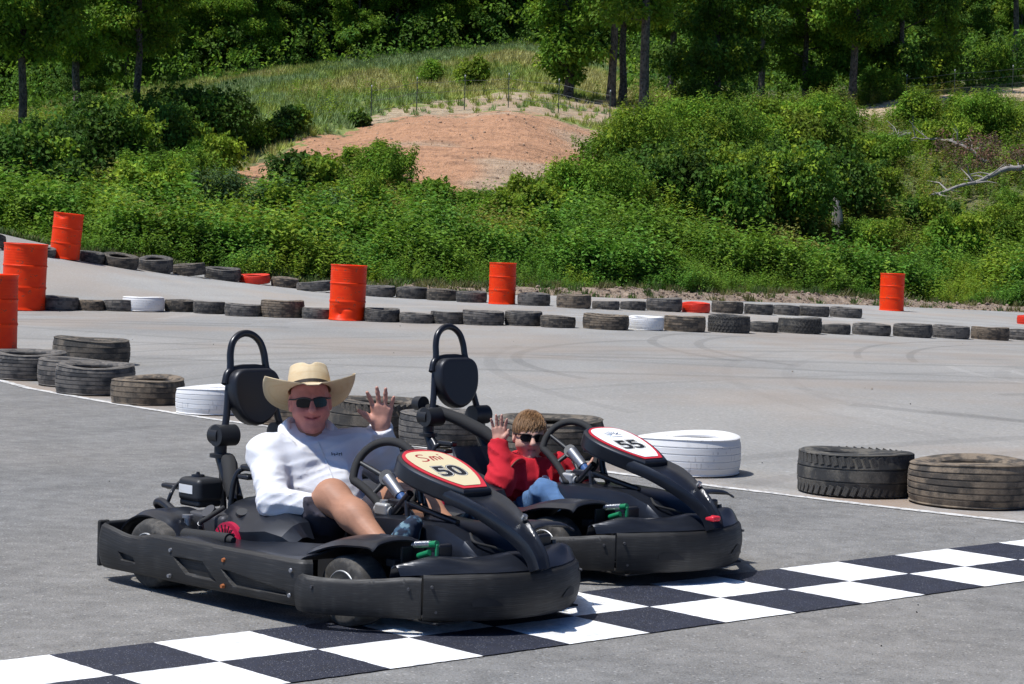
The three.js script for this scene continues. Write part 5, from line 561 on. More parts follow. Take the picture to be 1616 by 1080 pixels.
// ---------------------------------------------------------------- people
function netMesh(f, lo, hi, h, colorOf) { // naive surface nets of a distance field
  const n = [0, 1, 2].map(i => Math.ceil((hi[i] - lo[i]) / h) + 1), [nx, ny, nz] = n, F = new Float32Array(nx * ny * nz), id = new Int32Array(nx * ny * nz).fill(-1), pos = [], col = [], idx = [];
  for (let k = 0, q = 0; k < nz; k++) for (let j = 0; j < ny; j++) for (let i = 0; i < nx; i++, q++) F[q] = f(lo[0] + i * h, lo[1] + j * h, lo[2] + k * h);
  const sx = 1, sy = nx, sz = nx * ny, C = [0, sx, sy, sx + sy, sz, sx + sz, sy + sz, sx + sy + sz], E = [[0, 1], [2, 3], [4, 5], [6, 7], [0, 2], [1, 3], [4, 6], [5, 7], [0, 4], [1, 5], [2, 6], [3, 7]];
  for (let k = 0; k < nz - 1; k++) for (let j = 0; j < ny - 1; j++) for (let i = 0; i < nx - 1; i++) {
    const q = i + j * sy + k * sz; let m = 0; for (let c = 0; c < 8; c++) if (F[q + C[c]] < 0) m |= 1 << c; if (m === 0 || m === 255) continue;
    let x = 0, y = 0, z = 0, w = 0; for (const [a, b] of E) { const A = F[q + C[a]], B = F[q + C[b]]; if ((A < 0) === (B < 0)) continue; const t = A / (A - B), ax = a & 1, ay = (a >> 1) & 1, az = a >> 2; x += ax + ((b & 1) - ax) * t; y += ay + (((b >> 1) & 1) - ay) * t; z += az + ((b >> 2) - az) * t; w++; }
    id[q] = pos.length / 3; const X = lo[0] + (i + x / w) * h, Y = lo[1] + (j + y / w) * h, Z = lo[2] + (k + z / w) * h; pos.push(X, Y, Z); if (colorOf) col.push(...colorOf(X, Y, Z));
  }
  const quad = (a, b, c, d, flip) => flip ? idx.push(a, c, b, a, d, c) : idx.push(a, b, c, a, c, d);
  for (let k = 1; k < nz - 1; k++) for (let j = 1; j < ny - 1; j++) for (let i = 1; i < nx - 1; i++) {
    const q = i + j * sy + k * sz, s = F[q] < 0;
    if (s !== (F[q + sx] < 0)) quad(id[q - sy - sz], id[q - sz], id[q], id[q - sy], !s);
    if (s !== (F[q + sy] < 0)) quad(id[q - sx - sz], id[q - sx], id[q], id[q - sz], !s);
    if (s !== (F[q + sz] < 0)) quad(id[q - sx - sy], id[q - sy], id[q], id[q - sx], !s);
  }
  const g = new THREE.BufferGeometry(); g.setAttribute('position', new THREE.Float32BufferAttribute(pos, 3)); if (colorOf) g.setAttribute('color', new THREE.Float32BufferAttribute(col, 3)); g.setIndex(idx); g.computeVertexNormals();
  const uv = new Float32Array(pos.length / 3 * 2); for (let i = 0; i < uv.length / 2; i++) { uv[i * 2] = pos[i * 3] + pos[i * 3 + 2] * 0.8; uv[i * 2 + 1] = pos[i * 3 + 1]; } g.setAttribute('uv', new THREE.BufferAttribute(uv, 2)); return g;
}
const smin = (a, b, k) => { const h = Math.max(k - Math.abs(a - b), 0) / k; return Math.min(a, b) - h * h * k * 0.25; };
const smax = (a, b, k) => -smin(-a, -b, k);
const cap = (x, y, z, a, b, ra, rb) => { const dx = b[0] - a[0], dy = b[1] - a[1], dz = b[2] - a[2], px = x - a[0], py = y - a[1], pz = z - a[2], t = clamp((px * dx + py * dy + pz * dz) / (dx * dx + dy * dy + dz * dz + 1e-12), 0, 1); return Math.hypot(px - dx * t, py - dy * t, pz - dz * t) - (ra + (rb - ra) * t); };
const ell = (x, y, z, c, r) => { const px = (x - c[0]) / r[0], py = (y - c[1]) / r[1], pz = (z - c[2]) / r[2], k0 = Math.hypot(px, py, pz), k1 = Math.hypot(px / r[0], py / r[1], pz / r[2]); return k0 * (k0 - 1) / (k1 + 1e-9); };
const bones = (L, k) => (x, y, z) => { let d = 1e9; for (const [a, b, ra, rb] of L) d = smin(d, cap(x, y, z, a, b, ra, rb), k); return d; };
// head in its own frame: x towards the face, y up, z to the right; unit = adult head
function headField(o) {
  return (x, y, z) => {
    const az = Math.abs(z); let d = ell(x, y, z, [-0.012, 0.032, 0], [0.098, 0.088, 0.077]);
    d = smin(d, ell(x, y, z, [0.022, -0.045, 0], [0.068, 0.078, o.jaw]), 0.045);
    d = smin(d, cap(x, y, az, [0.069, -0.105, 0], [0.060, -0.103, 0.015], 0.021, 0.02), 0.035);
    d = smin(d, cap(x, y, az, [0.058, -0.036, 0.036], [0.03, -0.045, 0.052], o.cheek, 0.022), 0.03);
    d = smin(d, cap(x, y, az, [0.088, 0.022, 0.012], [0.07, 0.02, 0.045], 0.012, 0.012), 0.025);
    d = smin(d, cap(x, y, z, [0.092, 0.012, 0], [0.117, -0.027, 0], 0.0095, 0.0165), 0.016);
    d = smin(d, cap(x, y, az, [0.098, -0.031, 0.0], [0.091, -0.033, 0.013], 0.009, 0.0075), 0.012);
    d = smin(d, cap(x, y, az, [0.0875, -0.058, 0], [0.070, -0.051, 0.031], 0.005, 0.003), 0.012);
    d = smin(d, cap(x, y, az, [0.0855, -0.070, 0], [0.071, -0.063, 0.028], 0.0058, 0.003), 0.012);
    d = smax(d, -cap(x, y, az, [0.096, -0.0645, 0], [0.072, -0.0555, 0.033], 0.0038, 0.003), 0.004);
    d = smax(d, -cap(x, y, az, [0.088, -0.036, 0.020], [0.066, -0.064, 0.043], 0.0022, 0.0016), 0.006);
    d = smax(d, -ell(x, y, az, [0.095, -0.002, 0.032], [0.018, 0.012, 0.018]), 0.02);
    let e = ell(x, y, az, [-0.006, -0.002, 0.080], [0.021, 0.034, 0.011]); e = smin(e, cap(x, y, az, [-0.004, -0.028, 0.079], [-0.002, -0.032, 0.078], 0.009, 0.007), 0.01); e = smax(e, -ell(x, y, az, [0.002, 0.002, 0.091], [0.011, 0.019, 0.009]), 0.006); d = smin(d, e, 0.008);
    return smin(d, cap(x, y, z, [-0.025, -0.07, 0], [-0.045, -0.23, 0], o.neck, o.neck * 1.12), 0.03);
  };
}
function hand(F, s, fingers, thumb) { // F: wrist origin o, axes e (across), y (along), n (palm side); fingers: [base, tip, bend] in e,y
  const P = (a, b, c = 0) => [F.o[0] + F.e[0] * a + F.y[0] * b + F.n[0] * c, F.o[1] + F.e[1] * a + F.y[1] * b + F.n[1] * c, F.o[2] + F.e[2] * a + F.y[2] * b + F.n[2] * c], palm = [], fin = [];
  for (const [b, t, r, bend] of fingers) { palm.push([P(b[0] * 0.45, 0.004), P(b[0], b[1] - 0.006), 0.0165 * s, 0.0115 * s]); const m1 = [lerp(b[0], t[0], 0.42), lerp(b[1], t[1], 0.42)], m2 = [lerp(b[0], t[0], 0.72), lerp(b[1], t[1], 0.72)]; fin.push([[P(b[0], b[1] - 0.012, 0), P(m1[0], m1[1], bend * 0.25), r * 1.12, r], [P(m1[0], m1[1], bend * 0.25), P(m2[0], m2[1], bend * 0.6), r, r * 0.95], [P(m2[0], m2[1], bend * 0.6), P(t[0], t[1], bend * 1.1), r * 0.95, r * 0.8]]); }
  const T = [[P(-0.008 * Math.sign(-thumb[0][0]), 0.006, 0.004), P(...thumb[0], 0.008), 0.016 * s, 0.0155 * s], [P(...thumb[0], 0.008), P(...thumb[1], 0.012), 0.0145 * s, 0.0105 * s], [P(...thumb[1], 0.012), P(...thumb[2], 0.012), 0.0105 * s, 0.0085 * s]];
  const fp = bones(palm, 0.02 * s), fw = bones([[P(0, -0.06), P(0, 0.012), 0.026 * s, 0.023 * s]], 0.02), ft = bones(T, 0.012 * s), ff = fin.map(L => bones(L, 0.006 * s));
  const f = (x, y, z) => { let d = smin(fp(x, y, z), fw(x, y, z), 0.025 * s); d = smin(d, ft(x, y, z), 0.012 * s); for (const g of ff) d = smin(d, g(x, y, z), 0.005 * s); return d; };
  const lo = [1e9, 1e9, 1e9], hi = [-1e9, -1e9, -1e9]; for (const L of [...fin, T, palm, [[P(0, -0.05), P(0, 0), 0.03]]]) for (const [a, b] of L) for (const q of [a, b]) for (let i = 0; i < 3; i++) { lo[i] = Math.min(lo[i], q[i] - 0.03); hi[i] = Math.max(hi[i], q[i] + 0.03); }
  return { f, lo, hi };
}
const local = (c, yaw, pitch, roll, s) => new M4().compose(c, new Q4().setFromEuler(new THREE.Euler(roll, -yaw, pitch, 'YZX')), v(s, s, s));
const skinTex = dataTex(256, 256, (x, y) => { const k = 0.93 + 0.1 * (tn(x / 6, y / 6, 42, 1) - 0.5) + 0.06 * (tn(x / 30, y / 30, 8, 2) - 0.5) + 0.05 * (hash(x, y, 2) - 0.5); return [k, k * 0.98, k * 0.97]; }); skinTex.repeat.set(6, 6);
const clothBump = dataTex(256, 256, (x, y) => { const b = 0.5 + 0.25 * Math.sin(x * 0.785) * Math.sin(y * 0.785) + 0.25 * hash(x, y, 1); return [b, b, b]; }, false); clothBump.repeat.set(14, 14);
const cloth = (r, g, b, rough = 0.9) => new THREE.MeshPhysicalMaterial({ color: rgb(r, g, b), roughness: rough, bumpMap: clothBump, bumpScale: 0.0012, sheen: 0.25, sheenRoughness: 0.6 });
const skinMat = () => new THREE.MeshPhysicalMaterial({ vertexColors: true, map: skinTex, roughness: 0.55, specularIntensity: 0.55 });
const eCam = [0.695, 0, -0.719], nCam = [0.719, 0, 0.695];
function sunglasses(parent, M, wrap, frameC) { // built in head units
  const lens = s => { const g = shell(20, 14, (a, t) => { const u = (a - 0.5) * 2, w = (t - 0.5) * 2, rr = 1 - 0.12 * Math.abs(u * w) ** 1.5, z = s * (0.0335 + u * 0.0285 * rr), y = 0.002 + w * 0.0195 * (1 - 0.18 * (s * u * s > 0 ? u * u : 0)) * rr - 0.002 * u * u; return v(0.1045 - wrap * z * z * 9, y, z); }, s > 0 ? 0.002 : -0.002); g.applyMatrix4(M); return g; };
  const root = new THREE.Group(); root.name = 'sunglasses'; parent.add(root); const lm = new THREE.MeshPhysicalMaterial({ color: rgb(0.008, 0.008, 0.01), roughness: 0.05, specularIntensity: 0.55 }), fm = mat(...frameC, 0.35);
  for (const s of [1, -1]) part('lens', lens(s), lm, root);
  const fr = [tube([[0.106, 0.012, -0.008], [0.109, 0.014, 0], [0.106, 0.012, 0.008]], 0.0028, 10, 8)]; for (const s of [1, -1]) { const z1 = s * 0.063, x1 = 0.104 - wrap * 0.063 * 0.063 * 9; fr.push(tube([[x1 - 0.001, 0.016, z1], [x1 - 0.03, 0.014, s * 0.078], [0.0, 0.012, s * 0.084], [-0.018, 0.004, s * 0.083]], 0.0035, 20, 8)); fr.push(tube([[0.1065, 0.018, s * 0.006], [0.106 - wrap * 0.009, 0.023, s * 0.033], [x1 + 0.002, 0.018, s * 0.063]], 0.0028, 16, 8)); }
  const F = merge(fr); F.applyMatrix4(M); part('glasses_frame', F, fm, root); return root;
}
// ---- the man in kart 50 (kart axes)
{
  const t = thing('person', 'person in white hooded top and straw cowboy hat, waving from kart 50', 'person', [-0.575, 0, -8.623], -46 * Math.PI / 180);
  const shR = [-0.352, 0.534, 0.190], shL = [-0.258, 0.552, -0.172], elR = [-0.145, 0.368, 0.312], wrR = [0.035, 0.372, 0.185], elL = [-0.285, 0.448, -0.385], wrL = [-0.228, 0.622, -0.290], hipR = [-0.19, 0.165, 0.10], hipL = [-0.19, 0.165, -0.10], knR = [0.052, 0.404, 0.185], knL = [0.06, 0.392, -0.165], anR = [0.385, 0.262, 0.215], anL = [0.36, 0.285, -0.17], neckB = [-0.315, 0.60, 0.005];
  const torso = [[[-0.2, 0.2, 0.055], [-0.305, 0.49, 0.09], 0.115, 0.10], [[-0.2, 0.2, -0.055], [-0.27, 0.49, -0.08], 0.115, 0.10], [[-0.15, 0.28, 0], [-0.205, 0.38, 0.005], 0.12, 0.11], [shR, shL, 0.07, 0.07], [[-0.31, 0.57, 0.005], [-0.33, 0.64, 0.005], 0.07, 0.058]];
  const armR = [[shR, elR, 0.066, 0.05], [elR, wrR, 0.05, 0.033]], armL = [[shL, elL, 0.068, 0.058], [elL, wrL, 0.058, 0.042]], legR = [[hipR, knR, 0.098, 0.064], [knR, [0.21, 0.345, 0.198], 0.062, 0.056], [[0.20, 0.35, 0.198], anR, 0.057, 0.037]], legL = [[hipL, knL, 0.098, 0.064], [knL, [0.2, 0.345, -0.168], 0.060, 0.06], [[0.19, 0.35, -0.168], anL, 0.06, 0.036]];
  const thin = L => L.map(([a, b, r, q]) => [a, b, r - 0.012, q - 0.012]);
  const skinF = bones([...thin(torso), ...thin(armR), ...thin(armL), ...legR, ...legL], 0.04);
  const headC = v(-0.318, 0.736, 0.006), HM = local(headC, 0.60, 0.02, 0.05, 0.97), hf = headField({ jaw: 0.060, cheek: 0.029, neck: 0.060 });
  const base = [0.62, 0.245, 0.195], headCol = (x, y, z) => { const lip = Math.exp(-(((y + 0.0635) / 0.009) ** 2)) * (x > 0.065 && Math.abs(z) < 0.03 ? 1 : 0), nose = Math.exp(-((x - 0.1) ** 2 + (y + 0.03) ** 2) / 0.0006), m = 0.94 + 0.12 * vnoise(x * 60, y * 60, z * 60); const az = Math.abs(z), ml = Math.exp(-(((y + 0.0645 - 0.27 * az) / 0.0032) ** 2)) * (x > 0.06 && az < 0.035 ? 1 : 0), stub = 1 - 0.1 * sstep(-0.05, -0.09, y) * vnoise(x * 300, y * 300, z * 300) * (x > 0 ? 1 : 0); return [base[0] * m * stub * (1 - 0.1 * lip) * (1 - 0.5 * ml), base[1] * m * stub * (1 - 0.3 * lip - 0.12 * nose) * (1 - 0.65 * ml), base[2] * m * stub * (1 - 0.2 * lip - 0.1 * nose) * (1 - 0.6 * ml)]; };
  const legCol = (x, y, z) => { const m = 0.92 + 0.16 * vnoise(x * 45, y * 45, z * 45); return [0.46 * m, 0.235 * m, 0.145 * m]; };
  const hg = netMesh(hf, [-0.13, -0.25, -0.105], [0.14, 0.14, 0.105], 0.0042, headCol); hg.applyMatrix4(HM);
  const y1 = (() => { const a = v(...wrL).sub(v(...elL)).normalize(); return v(0.12, 1, 0.06).normalize(); })(), nH = v(...nCam).addScaledVector(y1, -v(...nCam).dot(y1)).normalize(), eH = new V3().crossVectors(y1, nH).normalize();
  const hl = hand({ o: [wrL[0] + 0.004, wrL[1] + 0.008, wrL[2]], e: [eH.x, eH.y, eH.z], y: [y1.x, y1.y, y1.z], n: [nH.x, nH.y, nH.z] }, 1.05, [[[-0.036, 0.086], [-0.064, 0.142], 0.0084, 0.010], [[-0.013, 0.094], [-0.026, 0.164], 0.0086, 0.008], [[0.011, 0.091], [0.010, 0.162], 0.0084, 0.010], [[0.033, 0.082], [0.045, 0.131], 0.0074, 0.012]], [[-0.036, 0.03], [-0.066, 0.049], [-0.092, 0.064]]);
  const palmCol = (x, y, z) => { const m = 0.92 + 0.16 * vnoise(x * 90, y * 90, z * 90); return [0.62 * m, 0.32 * m, 0.24 * m]; };
  const hr = hand({ o: [wrR[0] + 0.01, wrR[1] - 0.002, wrR[2] - 0.008], e: [0.3, -0.95, 0.1], y: [0.8, -0.2, -0.56], n: [-0.45, -0.3, -0.84] }, 1.0, [[[-0.03, 0.075], [-0.03, 0.115], 0.0085, 0.03], [[-0.01, 0.08], [-0.008, 0.125], 0.0087, 0.032], [[0.011, 0.078], [0.013, 0.12], 0.0084, 0.03], [[0.03, 0.07], [0.034, 0.102], 0.0075, 0.028]], [[-0.03, 0.03], [-0.045, 0.055], [-0.04, 0.082]]);
  const bodyG = netMesh(skinF, [-0.5, 0.02, -0.5], [0.5, 0.72, 0.42], 0.011, legCol), hlg = netMesh(hl.f, hl.lo, hl.hi, 0.0032, palmCol), hrg = netMesh(hr.f, hr.lo, hr.hi, 0.004, palmCol);
  part('body', merge([bodyG, hg, hlg, hrg]), skinMat(), t);
  // white hooded top
  const rid = (a, b, c) => { const n = 1 - Math.abs(2 * vnoise(a, b, c) - 1); return n * n * n; };
  const fold = (x, y, z) => 0.007 * (fbm(x * 9 + y * 14, y * 7 - x * 10, z * 9, 3) - 0.5) - 0.0075 * (rid(x * 5 + y * 26 + z * 4, z * 5 - x * 5, y * 3) - 0.25) - 0.005 * (rid(x * 24 - y * 30, z * 10 + y * 6, x * 5 + 7) - 0.25);
  const sleeve = (L, wr, el, x, y, z) => { const d = bones(L.map(([a, b, r, q]) => [a, b, r + 0.006, q + 0.007]), 0.03)(x, y, z), ux = wr[0] - el[0], uy = wr[1] - el[1], uz = wr[2] - el[2], l = Math.hypot(ux, uy, uz); return Math.max(d, ((x - wr[0]) * ux + (y - wr[1]) * uy + (z - wr[2]) * uz) / l - 0.006); };
  const tf = bones([...torso.slice(0, 4).map(([a, b, r, q]) => [a, b, r + 0.006, q + 0.007]), [[-0.315, 0.575, 0.004], [-0.34, 0.635, 0.004], 0.085, 0.070]], 0.05);
  const neckCut = (x, y, z) => { const q = v(x, y, z).applyMatrix4(HMi); return -(Math.hypot(q.x + 0.035, q.z) - 0.0655); };
  const HMi = HM.clone().invert();
  const shirtF = (x, y, z) => { let d = tf(x, y, z); d = smin(d, sleeve(armR, wrR, elR, x, y, z), 0.035); d = smin(d, sleeve(armL, wrL, elL, x, y, z), 0.035); const top = y - (0.645 - 0.52 * Math.max(0, (x + 0.345) * 0.82 + z * 0.45)); if (Math.hypot(x + 0.31, z) < 0.14) d = smax(d, top, 0.012); d = Math.max(d, 0.17 - y - 0.3 * (x + 0.2)); return d + fold(x, y, z); };
  part('hooded_top', netMesh(shirtF, [-0.5, 0.1, -0.5], [0.12, 0.72, 0.42], 0.0075), cloth(0.80, 0.80, 0.815), t);
  const hood = []; for (const k of [0, 1]) { const P = []; for (let i = 0; i <= 20; i++) { const a = lerp(-2.5, 2.5, i / 20), r = 0.090 + 0.014 * k; P.push(v(-0.322 - Math.cos(a) * r * 0.95, 0.640 - 0.018 * k + 0.012 * Math.cos(a) - 0.06 * sstep(1.2, 2.5, Math.abs(a)), 0.006 + Math.sin(a) * r)); } const yaw = new M4().makeTranslation(-0.322, 0, 0.006).multiply(new M4().makeRotationY(-0.45)).multiply(new M4().makeTranslation(0.322, 0, -0.006)); const g = limb(P, P.map((_, i) => (k ? 0.024 : 0.02) * (0.55 + 0.45 * Math.sin(Math.PI * i / 20)) + 0.003 * Math.sin(i * 2.1)), 12); g.applyMatrix4(yaw); hood.push(g); } part('hood', hood, cloth(0.80, 0.80, 0.815), t);
  { // small dark chest lettering, embroidered
    { const nz = v(0.75, 0.2, 0.62).normalize(), P = []; for (let i = 0; i <= 14; i++) { const q = v(lerp(-0.20, -0.06, i / 14), lerp(0.592, 0.36, i / 14), lerp(0.055, 0.035, i / 14)); for (let k = 0; k < 16; k++) q.addScaledVector(nz, -(shirtF(q.x, q.y, q.z)) * 0.8); P.push(q); } part('placket', limb(P, P.map(() => 0.0032), 6), cloth(0.62, 0.62, 0.64), t); }
    const o = v(-0.205, 0.532, -0.022), e = v(0.66, 0.06, -0.75).normalize(), u = v(-0.2, 1, 0.05).normalize(), nn = new V3().crossVectors(e, u).normalize(); const B = new M4().makeBasis(e, u, nn); const L = [[0, 0.004, 0.003, 0.012], [0.006, 0.003, 0.008, 0.003], [0.011, 0, 0.003, 0.010], [0.018, 0.001, 0.007, 0.003], [0.021, 0.004, 0.003, 0.010], [0.028, 0.001, 0.003, 0.010], [0.032, 0.004, 0.006, 0.003], [0.038, 0.002, 0.003, 0.012]]; const Gs = L.map(([x, y, w, h]) => { const g = new THREE.BoxGeometry(w, h, 0.003); g.translate(x, y, 0); g.applyMatrix4(B); g.translate(o.x, o.y, o.z); return g; }); const g = merge(Gs), p = g.attributes.position; for (let i = 0; i < p.count; i++) { const q = v(p.getX(i), p.getY(i), p.getZ(i)); for (let k = 0; k < 12; k++) { const d = shirtF(q.x, q.y, q.z) - 0.0015; q.addScaledVector(nn, -d * 0.8); } p.setXYZ(i, q.x, q.y, q.z); } g.computeVertexNormals(); part('chest_lettering', g, mat(0.03, 0.03, 0.05, 0.8), t); }
  // dark shorts
  const shortsF = (x, y, z) => { const leg = (h, k, s) => { const c = cap(x, y, z, h, [k[0] - 0.02, k[1] - 0.02, k[2]], 0.112, 0.094), ux = k[0] - h[0], uy = k[1] - h[1], l = Math.hypot(ux, uy); return Math.max(c, ((x - k[0]) * ux + (y - k[1]) * uy) / l + 0.035); }; let d = smin(leg(hipR, knR), leg(hipL, knL), 0.04); d = smin(d, ell(x, y, z, [-0.2, 0.18, 0], [0.12, 0.12, 0.19]), 0.05); d = Math.max(d, y - 0.40); return d + 0.9 * fold(x * 1.3, y, z + 3); };
  part('shorts', netMesh(shortsF, [-0.4, 0.03, -0.33], [0.14, 0.5, 0.33], 0.009), cloth(0.045, 0.040, 0.052), t);
  // patterned shoes, soles against the pedals
  for (const [an, s] of [[anR, 1], [anL, -1]]) { const toe = s > 0 ? [0.50, 0.35, 0.16] : [0.47, 0.34, -0.15], heel = [an[0] + (s > 0 ? 0.06 : 0.015), an[1] - 0.02, an[2] - s * 0.02]; const sf = (x, y, z) => smin(smin(cap(x, y, z, heel, [lerp(heel[0], toe[0], 0.6), lerp(heel[1], toe[1], 0.6), lerp(heel[2], toe[2], 0.6)], 0.044, 0.045), cap(x, y, z, [lerp(heel[0], toe[0], 0.6), lerp(heel[1], toe[1], 0.6), lerp(heel[2], toe[2], 0.6)], toe, 0.045, 0.033), 0.02), cap(x, y, z, an, heel, 0.043, 0.044), 0.03) + 0.004 * (vnoise(x * 160, y * 160, z * 160) - 0.5); const lo = [0, 1, 2].map(i => Math.min(an[i], toe[i], heel[i]) - 0.08), hi = [0, 1, 2].map(i => Math.max(an[i], toe[i], heel[i]) + 0.08);
    part('shoe', netMesh(sf, lo, hi, 0.005, (x, y, z) => { const k = fbm(x * 55, y * 55, z * 55, 2); return k > 0.6 ? [0.14, 0.23, 0.27] : k > 0.5 ? [0.035, 0.08, 0.13] : [0.012, 0.02, 0.04]; }), new THREE.MeshStandardMaterial({ vertexColors: true, roughness: 0.9 }), t); }
  sunglasses(t, HM, 0.9, [0.01, 0.01, 0.012]);
  // straw hat: creased crown, brim rolled up at the sides, band
  const hat = new THREE.Group(); hat.name = 'cowboy_hat'; t.add(hat);
  const straw = new THREE.MeshPhysicalMaterial({ roughness: 0.72, transmission: 0.12, thickness: 0, side: THREE.DoubleSide, map: dataTex(512, 512, (x, y) => { const wv = 0.5 + 0.5 * Math.sin(x * 0.8) * Math.sin(y * 0.8), r = tn(x / 60, y / 6, 8, 1), k = tn(x / 40, y / 40, 12, 3), b = 0.80 + 0.2 * wv + 0.05 * (r - 0.5) + 0.06 * (hash(x >> 1, y >> 1, 5) - 0.5); const w = 0.5 * sstep(0.55, 0.85, k); return [lerp(0.76, 0.70, w) * b, lerp(0.60, 0.50, w) * b, lerp(0.36, 0.26, w) * b]; }) });
  const HT = HM.clone().multiply(new M4().makeTranslation(-0.018, 0.046, 0)).multiply(new M4().makeRotationZ(0.38));
  const crown = shell(72, 30, (a, q) => { const th = a * 6.2832, c = Math.cos(th), s = Math.sin(th); let k, y; if (q < 0.62) { const w = q / 0.62; k = lerp(1, 0.86, w * w); y = 0.098 * w; } else { const w = (q - 0.62) / 0.38; k = 0.86 * Math.cos(w * Math.PI / 2) ** 0.75; y = 0.098 + 0.022 * Math.sin(w * Math.PI / 2); } let x = c * 0.104 * k, z = s * 0.088 * k; const up = sstep(0.045, 0.12, y); y -= 0.034 * up * Math.exp(-((z / 0.026) ** 2)) * sstep(0.12, -0.05, Math.abs(x) - 0.04); y -= 0.012 * up * sstep(-0.02, 0.1, x); if (x > 0) z *= 1 - 0.2 * up * sstep(0.01, 0.09, x); const dent = Math.exp(-(((x - 0.06) / 0.03) ** 2)) * up; z *= 1 - 0.16 * dent; return v(x, y, z); }, 0.002); crown.applyMatrix4(HT); part('crown', crown, straw, hat);
  const brim = shell(96, 18, (a, q) => { const th = a * 6.2832, c = Math.cos(th), s = Math.sin(th), R0 = [0.105, 0.089], L = lerp(0.086, 0.196, Math.abs(s) ** 1.5), w = q * L, side = Math.abs(s) ** 2.2, roll = side * 2.0; let out, up; if (roll < 0.05) { out = w; up = -0.10 * w - 0.9 * w * w; } else { const r = L / roll; out = r * Math.sin(q * roll); up = r * (1 - Math.cos(q * roll)) * 0.44 - (1 - side) * 0.12 * w; } return v(c * (R0[0] + out), up - 0.012 * (c > 0 ? c : 0.6 * -c) * q * 2, s * (R0[1] + out)); }, 0.003); brim.applyMatrix4(HT); part('brim', brim, straw, hat);
  const band = shell(72, 4, (a, q) => { const th = a * 6.2832, k = 1.018 - 0.006 * q; return v(Math.cos(th) * 0.104 * k, 0.003 + q * 0.014, Math.sin(th) * 0.088 * k); }, 0.001); band.applyMatrix4(HT); part('hat_band', band, mat(0.03, 0.022, 0.016, 0.7), hat);
}
